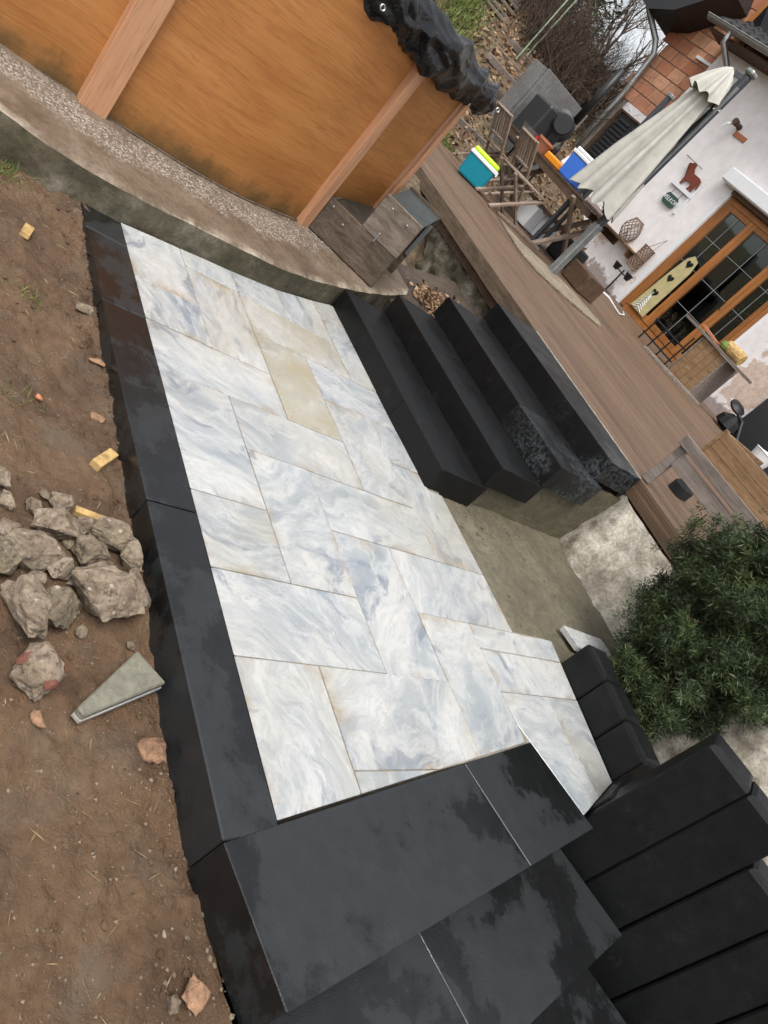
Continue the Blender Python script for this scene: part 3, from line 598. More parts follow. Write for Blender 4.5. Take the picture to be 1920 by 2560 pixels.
# pallet standing on the deck edge
pl_ = empty('pallet', (1.9, -4.15, .56), 'grey wooden pallet standing upright on the deck edge', 'pallet')
mk('stile', box(2.165, 2.225, -4.205, -4.17, .562, .885, .004), 'grey_wood', pl_)
mk('slat', box(.5, 2.164, -4.185, -4.163, .735, .825, .003), 'grey_wood', pl_); mk('slat', box(.5, 2.235, -4.168, -4.146, .848, .915, .003), 'grey_wood', pl_)
mk('stile', box(.5, .56, -4.23, -4.187, .562, .885, .004), 'grey_wood', pl_)
cap = prism([(2.22, -4.66), (2.34, -4.68), (2.34, -4.86), (2.22, -4.84)], .567, .66, .03); mk('black_pot', cap, 'matt', label='small square black pot on the deck behind the pallet', cat='pot')
# raised bed of new boards
rb = empty('board_planter', (3.0, -7.2, .6), 'planter box clad with three fresh wooden boards behind the pallet', 'planter')
for i in range(3): mk('board', box(.6, 3.53, -7.03, -7.0, .605 + i * .101, .703 + i * .101, .003), 'new_wood', rb)
mk('corner_strip', box(3.532, 3.56, -7.06, -6.99, .602, .915, .003), 'new_wood', rb); mk('end_panel', box(3.50, 3.53, -8.0, -7.032, .61, .905, .003), 'new_wood', rb); mk('fill', box(.7, 3.49, -7.98, -7.04, .62, .86), 'soil', rb)

# ---------------------------------------------------------------- the house (local frame: s along the wall, d out of it, z up)
HA, HD, HN = Vector((9.131, -11.343, 0)), Vector((-.99916, .041, 0)), Vector((.041, .99916, 0))
def W(s, d, z): return HA + HD * s + HN * d + Vector((0, 0, z))
def WB(s0, s1, d0, d1, z0, z1, name, mat, par, bev=.0, **k):
    return mk(name, obox(W((s0 + s1) / 2, (d0 + d1) / 2, (z0 + z1) / 2), HD * (s1 - s0) / 2, HN * (d1 - d0) / 2, (0, 0, (z1 - z0) / 2), bev), mat, par, **k)
house = empty('house', W(0, -1, .6), 'white plastered house with orange clay block upper wall', 'house')
wl = WB(-2.45, .02, -.3, 0, .3, 4.75, 'plaster_wall', 'plaster', house); WB(.021, 2.34, -.3, 0, 3.06, 4.75, 'plaster_wall', 'plaster', house); WB(2.341, 9, -.3, 0, .3, 4.75, 'plaster_wall', 'plaster', house)
# room behind the glass
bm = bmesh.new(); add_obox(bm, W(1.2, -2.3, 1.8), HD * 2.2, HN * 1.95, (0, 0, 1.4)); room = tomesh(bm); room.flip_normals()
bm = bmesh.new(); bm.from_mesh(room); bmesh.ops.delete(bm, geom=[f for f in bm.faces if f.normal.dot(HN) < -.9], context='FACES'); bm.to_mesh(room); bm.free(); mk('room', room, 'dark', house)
# clay block wall with individual blocks
bw = WB(-4.0, -2.452, -.4, -.25, 3.02, 6.6, 'block_wall', 'joint', house); bw2 = WB(-4.0, -3.62, -.4, -.25, .3, 3.018, 'block_wall', 'joint', house)
bmesh_brick = obox((0, 0, 0), HD * .198, HN * .012, (0, 0, .106), .006)
for r in range(14):
    z = 3.27 + r * .228
    for c in range(5):
        s = -3.80 + c * .415 - (.207 if r % 2 else 0)
        if s < -4.02 or s > -2.45: continue
        b = mk('clay_block', bmesh_brick, 'brick', None, loc=W(s, -.243 + random.uniform(-.003, .003), z)); b.parent = bw; b.matrix_parent_inverse = Matrix.Identity(4)
WB(-3.65, -2.455, -.27, -.2, 3.00, 3.15, 'lintel', 'plaster', house)
WB(-2.46, -1.0, -.4, -.31, 4.7, 6.6, 'block_wall', 'joint', house)
for r in range(2):
    for c in range(3):
        b = mk('clay_block', bmesh_brick, 'brick', None, loc=W(-2.24 + c * .415, -.30, 4.86 + r * .228)); b.parent = bw; b.matrix_parent_inverse = Matrix.Identity(4)
WB(-3.1, -2.46, -.24, -.18, 4.36, 4.41, 'flashing', 'white', house)
wf = WB(-2.75, -1.5, -.24, -.16, 5.0, 6.2, 'window', 'door_wood', house); WB(-2.62, -1.62, -.158, -.15, 5.1, 6.1, 'pane', 'glass', wf)
# louvred shutter door
sh_ = WB(-3.56, -2.60, -.24, -.20, .7, 2.96, 'louvre_shutter', 'louvre', house, .004)
slat = obox((0, 0, 0), HD * .19, HN * .012 + Vector((0, 0, -.012)), (0, .0, .017), .002)
for c in (-3.30, -2.84):
    for r in range(25):
        b = mk('louvre_slat', slat, 'louvre', None, loc=W(c, -.187, .85 + r * .083)); b.parent = sh_; b.matrix_parent_inverse = Matrix.Identity(4)
WB(-3.66, -3.562, -.25, -.17, .6, 2.99, 'brown_frame', 'dark_wood', house); WB(-3.66, -2.46, -.25, -.165, 2.962, 2.998, 'brown_frame', 'dark_wood', house)
# lean-to roof with tiles, gutter and downpipes
rf = mk('roof', None, None, house); bpy.data.objects.remove(rf)
bm = bmesh.new(); P = [W(-2.72, .42, 4.83), W(9, .42, 4.83), W(9, -3, 6.9), W(-2.72, -3, 6.9)]; Q = [p - Vector((0, 0, .09)) for p in P]; vs = [bm.verts.new(p) for p in P + Q]
for f in ((0, 1, 2, 3), (7, 6, 5, 4), (0, 4, 5, 1), (1, 5, 6, 2), (2, 6, 7, 3), (3, 7, 4, 0)): bm.faces.new([vs[i] for i in f])
rf = mk('roof', tomesh(bm), 'rooftile', house)
rs = (Vector((0, 0, 2.07)) - HN * 3.42).normalized()
bm = bmesh.new()
for k in range(7):
    a0, a1 = k / 6 - .5, (k + 1) / 6 - .5
    if k < 6:
        h0, h1 = [.028 * math.cos(a * math.pi * 2) for a in (a0, a1)]
        q = [HD * (.25 * a0) + Vector((0, 0, h0 + .03)), HD * (.25 * a1) + Vector((0, 0, h1 + .03)), HD * (.25 * a1) + rs * .33 + Vector((0, 0, h1)), HD * (.25 * a0) + rs * .33 + Vector((0, 0, h0))]
        bm.faces.new([bm.verts.new(p) for p in q]); q2 = [q[0], q[0] - Vector((0, 0, .03)), q[1] - Vector((0, 0, .03)), q[1]]; bm.faces.new([bm.verts.new(p) for p in q2])
tile_me = tomesh(bm)
for r in range(5):
    for c in range(9):
        b = mk('roof_tile', tile_me, 'rooftile', None, loc=W(-2.6 + c * .25, .43, 4.845) + rs * (.30 * r)); b.parent = rf; b.matrix_parent_inverse = Matrix.Identity(4)
WB(-2.7, 9, .0, .40, 4.66, 4.70, 'soffit', 'dark_wood', house)
bm = bmesh.new()
for s0, s1 in ((-2.78, 9),):
    ring = [[bm.verts.new(W(s, .50 + .075 * math.cos(a), 4.80 + .075 * math.sin(a))) for a in [math.pi + k * math.pi / 8 for k in range(9)]] for s in (s0, s1)]
    for k in range(8): bm.faces.new((ring[0][k], ring[0][k + 1], ring[1][k + 1], ring[1][k]))
    bm.faces.new(ring[0]); bm.faces.new(ring[1][::-1])
    add_tube(bm, [W(s0, .58, 4.80), W(s1, .58, 4.80)], .012, 6)
gut = mk('gutter', tomesh(bm), 'zinc', house)
mk('downpipe', tube([W(-2.1, .5, 4.74), W(-2.1, .48, 4.58), W(-1.95, .2, 4.42), W(-1.75, .07, 4.25), W(-1.75, .06, .7)], .05, 10), 'zinc', house, smooth=True)
mk('downpipe', tube([W(-5.0, .3, 4.58), W(-4.72, .25, 4.58), W(-4.55, .2, 4.46), W(-4.05, .0, 4.18), W(-3.93, -.1, 4.0), W(-3.86, -.14, 3.2), W(-3.86, -.14, .6)], .058, 12), 'zinc', house, smooth=True)
# overhang of the main roof
bm = bmesh.new(); P = [W(-5.3, .4, 4.62), W(-4.35, .4, 4.42), W(-3.75, .4, 4.62), W(-2.9, .4, 5.3), W(-3.3, .4, 5.9), W(-5.3, .4, 5.9)]; vs = [bm.verts.new(p) for p in P] ; vb = [bm.verts.new(p - HN * 1.6) for p in P]
bm.faces.new(vs); bm.faces.new(vb[::-1])
for i in range(6): bm.faces.new((vs[i], vb[i], vb[(i + 1) % 6], vs[(i + 1) % 6]))
mk('roof_overhang', tomesh(bm), 'rooftile', house)
# patio door
pd = WB(.10, .22, -.12, -.04, .68, 3.03, 'patio_door', 'door_wood', house)
for s0, s1, z0, z1 in ((2.20, 2.32, .68, 3.03), (.221, 2.199, 2.93, 3.03), (.221, 2.199, .66, .76)): WB(s0, s1, -.12, -.04, z0, z1, 'door_frame', 'door_wood', pd, .004)
for s0, s1 in ((.225, .84), (.845, 1.70), (1.705, 2.195)):
    for a, b, c, d in ((s0, s0 + .075, .765, 2.925), (s1 - .075, s1, .765, 2.925), (s0 + .076, s1 - .076, .765, .87), (s0 + .076, s1 - .076, 2.84, 2.925)): WB(a, b, -.10, -.03, c, d, 'stile', 'door_wood', pd, .004)
    WB(s0 + .076, s1 - .076, -.075, -.068, .871, 2.839, 'pane', 'glass', pd)
    for i in range(1, 4): WB(s0 + .076, s1 - .076, -.066, -.060, .871 + i * .49, .879 + i * .49, 'glazing_bar', 'leaden', pd)
    nb_ = 1
    for i in range(1, nb_ + 1): sc = s0 + .076 + (s1 - s0 - .152) * i / (nb_ + 1); WB(sc - .004, sc + .004, -.0595, -.054, .871, 2.839, 'glazing_bar', 'leaden', pd)
mk('handle', tube([W(1.665, -.028, 1.72), W(1.665, .02, 1.72), W(1.665, .02, 1.86)], .011, 6), 'soot', pd)
WB(.022, .098, -.12, .01, .66, 3.06, 'white_reveal', 'white', house); WB(2.322, 2.345, -.12, .012, .66, 3.06, 'white_reveal', 'white', house); WB(.0, 2.4, -.15, .06, .60, .658, 'door_sill', 'grey_wood', house)
WB(-.20, 2.9, .002, .17, 3.10, 3.33, 'shutter_box', 'white', house, .02); WB(.1, 2.32, -.14, .05, 3.032, 3.098, 'shutter_slot', 'dark_wood', house)
WB(3.5, 9, .01, .08, .62, 2.2, 'dark_roller_screen', 'louvre', house)
# things inside the room
def plant_blob(c, r, n, label, name):
    c = np.array(c); P = c + unit(rng.normal(size=(n, 3))) * (rng.random((n, 1)) ** .5) * r; mk(name, quads_mesh('pl', leaf_quads(P, rng.normal(size=(n, 3)) + [0, 0, .6], np.full(n, .14), np.full(n, .02))), 'evergreen', label=label, cat='plant')
plant_blob(W(1.4, -.8, 1.9), .4, 160, 'leafy green house plant behind the patio door glass', 'house_plant')
# decorated board leaning on the glass
db = empty('decorated_board', W(.55, -.01, .8), 'pale yellow board with heart cutouts leaning against the patio door', 'decoration')
bmx = bmesh.new(); outl = [(.33, .80), (.72, .80), (.72, 1.78), (.66, 1.98), (.53, 2.02), (.45, 1.92), (.40, 1.6)]
f0 = [bmx.verts.new(W(s, -.02, z)) for s, z in outl]; f1 = [bmx.verts.new(W(s, .0, z)) for s, z in outl]; bmx.faces.new(f0); bmx.faces.new(f1[::-1])
for i in range(len(outl)): bmx.faces.new((f0[i], f0[(i + 1) % 7], f1[(i + 1) % 7], f1[i]))
mk('board', tomesh(bmx), 'pale_board', db)
def heart(s, z, r, name, mat, par):
    bm = bmesh.new(); pts = []
    for k in range(20): a = 2 * math.pi * k / 20; pts.append((s + r * math.sin(a) ** 3, z + r * (.81 * math.cos(a) - .31 * math.cos(2 * a) - .125 * math.cos(3 * a) - .06 * math.cos(4 * a))))
    bm.faces.new([bm.verts.new(W(a, .002, b)) for a, b in pts]); bmesh.ops.solidify(bm, geom=bm.faces[:], thickness=.003); mk(name, tomesh(bm), mat, par)
for s, z in ((.58, 1.87), (.52, 1.52), (.52, 1.20)): heart(s, z, .075, 'heart_cutout', 'dark', db)
bm = bmesh.new()
for k in range(7): z = .86 + k * .045; w = .11 - k * .013; add_tube(bm, [W(.50 - w, .008, z - .04), W(.50, .008, z + .01), W(.50 + w, .008, z - .04)], .008, 4)
add_tube(bm, [W(.5, .008, .82), W(.5, .008, 1.2)], .006, 4); mk('white_twig', tomesh(bm), 'white', db)

# wall shelf, baskets, dog sign, lamp, bracket
shelf = empty('wall_shelf', W(-.86, .1, 1.38), 'narrow pale wooden shelf on the white wall beside the parasol', 'shelf'); WB(-1.42, -.30, .005, .2, 1.375, 1.41, 'board', 'new_wood', shelf, .003); WB(-1.25, -1.21, .005, .15, 1.25, 1.374, 'bracket', 'new_wood', shelf); WB(-.5, -.46, .005, .15, 1.25, 1.374, 'bracket', 'new_wood', shelf)
def wicker(c, prof, n, r, name, label, hoops):
    bm = bmesh.new(); H = prof[-1][1]
    def rad(t):
        h = t * H
        for (r0, h0), (r1, h1) in zip(prof, prof[1:]):
            if h <= h1 + 1e-6: return r0 + (r1 - r0) * (h - h0) / max(1e-6, h1 - h0)
        return prof[-1][0]
    for sg in (-1, 1):
        for i in range(n): add_tube(bm, [Vector(c) + Vector((rad(t) * math.cos(2 * math.pi * i / n + sg * t * 2.2), rad(t) * math.sin(2 * math.pi * i / n + sg * t * 2.2), t * H)) for t in np.linspace(0, 1, 9)], r, 4)
    for t in hoops: add_tube(bm, [Vector(c) + Vector((rad(t) * math.cos(a), rad(t) * math.sin(a), t * H)) for a in np.linspace(0, 2 * math.pi, 17)], r * 1.6, 5, False)
    return mk(name, tomesh(bm), 'wicker', label=label, cat='basket')
wicker(W(-.83, .11, 1.412), [(.09, 0), (.17, .14), (.17, .24), (.09, .40)], 13, .0075, 'wicker_lantern', 'round open wicker lantern standing on the wall shelf', (0, 1))
hb = wicker(W(-.17, .13, 1.20), [(.11, 0), (.11, .42)], 12, .008, 'hanging_basket', 'cylindrical wicker basket hanging beside the patio door', (0, .5, 1)); mk('cord', tube([W(-.23, .12, 1.62), W(-.12, .03, 1.9), W(-.10, .12, 1.62)], .006, 4), 'wicker', hb)
ds = empty('dog_sign', W(-.75, .05, 2.3), 'white wall bracket with brown dog silhouette and green welcome plate', 'sign')
WB(-.51, -.46, .004, .03, 2.26, 2.94, 'upright', 'white', ds, .003); WB(-1.05, -.45, .01, .04, 2.585, 2.65, 'arm', 'white', ds, .003)
dog = [(-.90, 2.66), (-.87, 2.66), (-.84, 2.76), (-.70, 2.77), (-.67, 2.70), (-.70, 2.66), (-.65, 2.66), (-.63, 2.72), (-.60, 2.66), (-.56, 2.66), (-.58, 2.74), (-.575, 2.84), (-.52, 2.74), (-.50, 2.75), (-.55, 2.88), (-.62, 2.91), (-.80, 2.91), (-.87, 2.97), (-.90, 3.04), (-.95, 3.06), (-.99, 3.02), (-1.06, 3.0), (-1.06, 2.97), (-.98, 2.95), (-.95, 2.88), (-.91, 2.78)]
bm = bmesh.new(); f = bm.faces.new([bm.verts.new(W(s, .03, z)) for s, z in dog]); bmesh.ops.triangulate(bm, faces=[f]); g_ = bmesh.ops.extrude_face_region(bm, geom=bm.faces[:]); bmesh.ops.translate(bm, verts=[v for v in g_['geom'] if isinstance(v, bmesh.types.BMVert)], vec=HN * .012); mk('dog_silhouette', tomesh(bm), 'dogbrown', ds)
bm = bmesh.new(); oc = [(-.93, 2.32), (-.89, 2.28), (-.63, 2.28), (-.59, 2.32), (-.59, 2.43), (-.63, 2.47), (-.89, 2.47), (-.93, 2.43)]; bm.faces.new([bm.verts.new(W(s, .03, z)) for s, z in oc]); g_ = bmesh.ops.extrude_face_region(bm, geom=bm.faces[:]); bmesh.ops.translate(bm, verts=[v for v in g_['geom'] if isinstance(v, bmesh.types.BMVert)], vec=HN * .012); mk('plate', tomesh(bm), 'green', ds)
for s in (-.87, -.65): mk('wire', tube([W(s, .035, 2.47), W(s, .025, 2.585)], .004, 4), 'soot', ds)
fc = bpy.data.curves.new('t', 'FONT'); fc.body = 'WELKOM'; fc.size = .105; fc.align_x = 'CENTER'; fc.align_y = 'CENTER'; fc.extrude = .002
fo = bpy.data.objects.new('t', fc); COL.objects.link(fo); bpy.context.view_layer.update()
tm = bpy.data.meshes.new_from_object(fo.evaluated_get(bpy.context.evaluated_depsgraph_get())); bpy.data.objects.remove(fo)
tm.materials.clear(); rotm = Matrix((( HD.x, 0, HN.x, 0), (HD.y, 0, HN.y, 0), (0, 1, 0, 0), (0, 0, 0, 1))); tm.transform(Matrix.Translation(W(-.76, .046, 2.375)) @ rotm)
mk('lettering', tm, 'white', ds)
wt = empty('wall_tap', W(-.8, .05, 3.78), 'small brown and white lamp fitting high on the white wall', 'wall lamp'); mk('mount', lathe(W(-.86, .0, 3.84), [(.05, 0), (.05, .03), (.03, .10), (.055, .12), (.055, .2)], 12, HN), 'dark_wood', wt); WB(-.85, -.55, .003, .02, 3.70, 3.78, 'stone_plate', 'terracotta', wt); mk('spout', tube([W(-.86, .12, 3.84), W(-.95, .2, 3.74), W(-.98, .2, 3.66)], .025, 6), 'white', wt)
mk('wall_hook', tube([W(-1.21, .002, 3.07), W(-1.21, .08, 3.05), W(-.71, .08, 3.03)], .008, 5), 'zinc', label='thin metal hook rail above the dog sign', cat='hook')

# ---------------------------------------------------------------- parasol
par = empty('parasol', (6.42, -6.81, .597), 'closed cream cantilever parasol on a grey mast', 'parasol')
mk('mast', bar((6.42, -6.81, .60), (6.405, -6.825, 3.24), .085, .085, (1, 0, 0), .015), 'darkmetal', par); mk('mast_sleeve', bar((6.421, -6.809, .602), (6.417, -6.813, 1.32), .098, .098, (1, 0, 0), .012), 'galv', par)
mk('foot_plate', box(6.33, 6.51, -6.90, -6.72, .598, .612, .003), 'galv', par); mk('mast_cap', box(6.345, 6.465, -6.885, -6.765, 3.242, 3.30, .02), 'galv', par)
mk('handle_box', box(6.33, 6.45, -6.80, -6.70, 1.42, 1.60, .02), 'soot', par); mk('track', bar((6.375, -6.775, 1.5), (6.362, -6.788, 3.1), .02, .03, (1, 0, 0)), 'galv', par)
ax0, ax1 = np.array([6.59, -6.665, 1.56]), np.array([6.52, -6.70, 3.16])
def can(i, u):
    t = u; c = ax0 * (1 - t) + ax1 * t; a = 2 * math.pi * i / 64; fold = 1 + (.26 * math.cos(8 * a) + .10 * math.cos(13 * a + 2)) * (1 - .55 * t)
    r = (.265 * (1 - t) ** .8 + .05) * fold; z = c[2] - (.10 + .05 * math.cos(8 * a)) * max(0, 1 - t * 4) * 1.0
    return (c[0] + r * math.cos(a) * .85, c[1] + r * math.sin(a) * .85, z)
mk('canopy', grid_mesh(range(65), np.linspace(0, .88, 22), can), 'cream', par, smooth=True)
def vent(i, u):
    c = ax0 * .08 + ax1 * .92 if False else ax0 * (1 - (.80 + .22 * u)) + ax1 * (.80 + .22 * u); a = 2 * math.pi * i / 64; r = (.19 * (1 - u) ** .7 + .012) * (1 + .18 * math.cos(8 * a)); return (c[0] + r * math.cos(a), c[1] + r * math.sin(a), c[2] + .02 * math.cos(8 * a) * (1 - u))
mk('vent_flap', grid_mesh(range(65), np.linspace(0, 1, 10), vent), 'cream', par, smooth=True)
mk('crank_arm', bar((6.43, -6.70, 2.05), (6.40, -6.79, 2.75), .03, .04, (1, 0, 0)), 'soot', par)
mk('strut', bar((6.52, -6.70, 3.16), (6.41, -6.82, 3.20), .04, .05), 'darkmetal', par)
gp = empty('grey_pole', (7.6, -7.39, .6), 'grey square metal pole rising behind the cream parasol', 'pole'); mk('shaft', bar((7.6, -7.385, .61), (7.6, -7.393, 2.78), .07, .05, (1, 0, 0), .008), 'darkmetal', gp); mk('cap', box(7.56, 7.64, -7.43, -7.355, 2.782, 2.83, .01), 'galv', gp); mk('inner_shaft', bar((7.55, -7.47, .61), (7.55, -7.47, 2.55), .05, .04, (1, 0, 0), .006), 'darkmetal', gp)

# ---------------------------------------------------------------- table, chairs, coolers on the deck
tz = 1.385
tb = empty('garden_table', (8.0, -7.5, .6), 'long dark folding wooden garden table on the deck', 'table')
for i in range(6): mk('slat', box(6.98, 9.35, -7.98 + i * .127, -7.86 + i * .127, tz - .028, tz, .003), 'dark_wood', tb)
mk('apron', box(7.05, 9.28, -7.26, -7.235, tz - .12, tz - .03), 'dark_wood', tb); mk('apron', box(7.05, 9.28, -7.95, -7.925, tz - .12, tz - .03), 'dark_wood', tb)
for x in (7.35, 8.9):
    for a, b in (((x, -7.17, .605), (x, -7.93, tz - .06)), ((x + .045, -7.93, .612), (x + .045, -7.17, tz - .06))): mk('leg', bar(a, b, .042, .065, (1, 0, 0), .003), 'pink_wood', tb)
mk('stretcher', bar((7.37, -7.55, .96), (8.92, -7.55, .96), .04, .05), 'dark_wood', tb); mk('brace', bar((7.3, -7.6, tz - .12), (7.85, -7.6, .70), .04, .05), 'pink_wood', tb)
def chair(x, y, name, label, tilt=0.):
    z0 = .59; e = empty(name, (x, y, z0), label, 'chair', 'folding chairs at the table'); w = .40
    for sx in (-w / 2, w / 2): mk('leg', bar((x + sx, y - .42, z0), (x + sx, y + .16, z0 + .86), .026, .042, (1, 0, 0), .003), 'pink_wood', e)
    for sx in (-w / 2 + .035, w / 2 - .035): mk('leg', bar((x + sx, y + .22, z0), (x + sx, y - .40, z0 + .45), .024, .04, (1, 0, 0), .003), 'pink_wood', e)
    for i in range(6): mk('seat_slat', box(x - w / 2 + .015, x + w / 2 - .015, y - .40 + i * .066, y - .345 + i * .066, z0 + .445, z0 + .462, .002), 'pink_wood', e)
    tv = Vector((0, .58, .86)).normalized(); pb = Vector((x, y - .42, z0))
    for q in (.66, .985): mk('back_rail', bar(pb + tv * (1.037 * q) - Vector((w / 2 - .013, 0, 0)), pb + tv * (1.037 * q) + Vector((w / 2 - .013, 0, 0)), .045, .022, tuple(tv), .002), 'pink_wood', e)
    for i in range(6): xx = x - w / 2 + .05 + i * (w - .1) / 5; mk('back_slat', bar(Vector((xx, pb.y, pb.z)) + tv * (1.037 * .68), Vector((xx, pb.y, pb.z)) + tv * (1.037 * .965), .034, .012, (0, -.86, .58)), 'pink_wood', e)
    mk('crossbar', bar((x - w / 2, y - .33, z0 + .13), (x + w / 2, y - .33, z0 + .13), .03, .022), 'pink_wood', e); mk('crossbar', bar((x - w / 2, y + .17, z0 + .06), (x + w / 2, y + .17, z0 + .06), .03, .022), 'pink_wood', e)
    return e
chair(8.28, -6.92, 'folding_chair', 'slatted wooden folding chair between the two coolers'); chair(9.05, -6.95, 'folding_chair', 'slatted wooden folding chair farther along the table, behind the teal cooler')
fo_ = empty('folding_stool', (7.5, -6.6, .59), 'backless wooden folding stool with crossed legs in front of table', 'stool')
for x in (7.36, 7.74):
    mk('leg', bar((x, -6.24, .60), (x, -6.86, 1.05), .03, .045, (1, 0, 0), .003), 'pink_wood', fo_); mk('leg', bar((x + .035, -6.84, .60), (x + .035, -6.25, 1.05), .03, .045, (1, 0, 0), .003), 'pink_wood', fo_)
for i in range(4): mk('seat_slat', box(7.34, 7.8, -6.84 + i * .15, -6.74 + i * .15, 1.052, 1.07, .003), 'pink_wood', fo_)
mk('loose_plank', bar((7.38, -6.42, .612), (7.22, -7.20, .618), .05, .035, (0, 0, 1), .003), 'pink_wood', label='loose greyed wooden batten lying on the deck below the table', cat='plank')
def cooler(c, L, Wd, H, ang, name, label, body, lidm, hstrap):
    e = empty(name, c, label, 'cool box'); u = Vector((math.cos(ang), math.sin(ang), 0)); n = Vector((-u.y, u.x, 0)); c = Vector(c); bm = bmesh.new()
    for k, (sc, z) in enumerate(((.90, 0), (1, H))): pass
    vs = [bm.verts.new(c + u * L / 2 * i * sc + n * Wd / 2 * j * sc + Vector((0, 0, z))) for sc, z in ((.88, .0), (1, H)) for i, j in ((-1, -1), (1, -1), (1, 1), (-1, 1))]
    for f in ((3, 2, 1, 0), (4, 5, 6, 7), (0, 1, 5, 4), (1, 2, 6, 5), (2, 3, 7, 6), (3, 0, 4, 7)): bm.faces.new([vs[i] for i in f])
    bmesh.ops.bevel(bm, geom=bm.edges[:], offset=.018, segments=2, affect='EDGES'); mk('body', tomesh(bm), body, e)
    mk('rim', obox(c + Vector((0, 0, H + .012)), u * (L / 2 + .008), n * (Wd / 2 + .008), (0, 0, .022), .008), 'white', e)
    mk('lid', obox(c + Vector((0, 0, H + .058)), u * (L / 2 - .006), n * (Wd / 2 - .006), (0, 0, .024), .014), lidm, e)
    mk('handle', tube([c + u * (L / 2 + .012) + n * t + Vector((0, 0, H + .02 - dz_)) for t, dz_ in ((-Wd / 2, 0), (-Wd / 2 - .012, .03), (0, .045), (Wd / 2 + .012, .03), (Wd / 2, 0))], .009, 6), 'white', e); return e
cooler((7.95, -6.24, .60), .40, .27, .27, math.atan2(-.32, -.26), 'cool_box', 'teal cool box with lime green lid on the deck edge', 'teal', 'lime', 0)
cooler((7.90, -7.42, tz + .002), .34, .30, .30, math.atan2(-.1, -1), 'cool_box', 'blue cool box with white lid on the garden table', 'blue', 'white', 0)
mk('terracotta_pot', lathe((8.72, -7.42, tz), [(.085, 0), (.12, .13), (.135, .135), (.135, .17), (.11, .17)], 16), 'terracotta', label='terracotta pot standing on the garden table', cat='pot')
mk('red_cup', lathe((8.90, -7.40, tz), [(.03, 0), (.04, .12)], 12), 'red', label='small red cup next to the terracotta pot on table', cat='cup')
mk('orange_tray', box(8.10, 8.50, -7.47, -7.32, tz + .001, tz + .10, .02), 'orange', label='orange plastic flower trough on the garden table', cat='trough')
mk('white_jug', lathe((8.35, -7.62, tz), [(.08, 0), (.10, .12), (.07, .24), (.085, .27)], 14), 'white', label='white jug behind the orange trough on the garden table', cat='jug')
mk('black_bottle', lathe((8.58, -7.50, tz), [(.04, 0), (.04, .18), (.015, .24), (.015, .30)], 12), 'soot', label='black bottle between the terracotta pot and orange trough', cat='bottle')
mk('pale_stone', None, loc=(0, 0, 0)) if False else None
mk('glass_tray', box(7.05, 7.35, -7.52, -7.30, tz + .001, tz + .075, .015), 'glassware', label='pale pink glass dish on the table end by the parasol', cat='dish')
mk('red_jar', lathe((7.36, -7.42, tz + .002), [(.035, 0), (.035, .09), (.02, .10)], 12), 'red', label='small red topped jar beside the pink glass dish', cat='jar')
mk('zinc_tub', lathe((9.15, -7.5, tz + .001), [(.16, 0), (.20, .14), (.21, .15), (.19, .15)], 18), 'galv', label='shallow galvanised tub on the far end of the table', cat='tub')
for i, (x, y, z, w) in enumerate(((8.15, -7.55, .62, .30), (7.95, -7.75, .62, .25))): mk('white_carton', box(x - w / 2, x + w / 2, y - .1, y + .1, z, z + .30 + .04 * i, .01), 'white', label=('white carton under the middle of the garden table', 'taller white carton farther back under the garden table')[i], cat='carton')
mk('dark_crate', box(7.45, 7.9, -8.25, -7.95, .615, .95, .02), 'louvre', label='dark plastic crate on the deck under the table end', cat='crate'); mk('grey_brick_planter', box(6.6, 7.0, -7.95, -7.55, .612, .86, .01), 'dark_wood', label='low dark wooden planter on the deck behind the parasol mast', cat='planter')
matp = [(7.1, -6.26), (6.70, -6.38), (6.62, -7.05), (5.79, -7.32), (5.56, -7.09), (5.63, -6.48), (5.80, -5.99), (6.19, -5.94)]
mk('pebble_mat', prism(matp, lambda x, y: dz(x, y) + .004, lambda x, y: dz(x, y) + .022, .003), 'mat', label='straw coloured pebble mat under the parasol foot', cat='mat')
# stove, grey panel box
st = empty('garden_stove', (10.05, -8.72, .75), 'black iron barrel stove with tall flue behind the table', 'stove'); mk('barrel', lathe((10.22, -8.66, 1.86), [(.02, -.30), (.22, -.28), (.24, -.02), (.19, .0), (.18, .015)], 22, Vector((-.75, .55, .12))), 'soot', st, smooth=False)
mk('flue', tube([(10.02, -8.66, 2.02), (10.02, -8.67, 2.95)], .06, 12), 'soot', st, smooth=True); mk('door', lathe((10.03, -8.52, 1.89), [(.165, 0), (.165, .03), (.14, .045)], 20, Vector((-.75, .55, .12))), 'soot', st); mk('box', box(10.1, 10.6, -8.75, -8.2, 1.2, 1.95, .03), 'louvre', st)
for q in ((10.05, -8.5), (10.5, -8.5), (10.05, -8.8), (10.5, -8.8)): mk('leg', tube([(q[0], q[1], ground_z(*q) - .02), (q[0], q[1], 1.7)], .02, 6), 'soot', st)
gs = empty('stone_panel_box', (11.1, -8.95, 1.0), 'large grey stone panel standing on the slope behind the stove', 'stone panel'); mk('front_panel', box(10.98, 11.03, -9.62, -8.40, .7, 2.30, .006), 'slate_panel', gs); mk('side_panel', box(11.035, 11.4, -8.44, -8.36, .7, 2.28, .006), 'slate_panel', gs); mk('back_panel', box(11.36, 11.41, -9.6, -8.445, .7, 2.25, .006), 'slate_panel', gs)

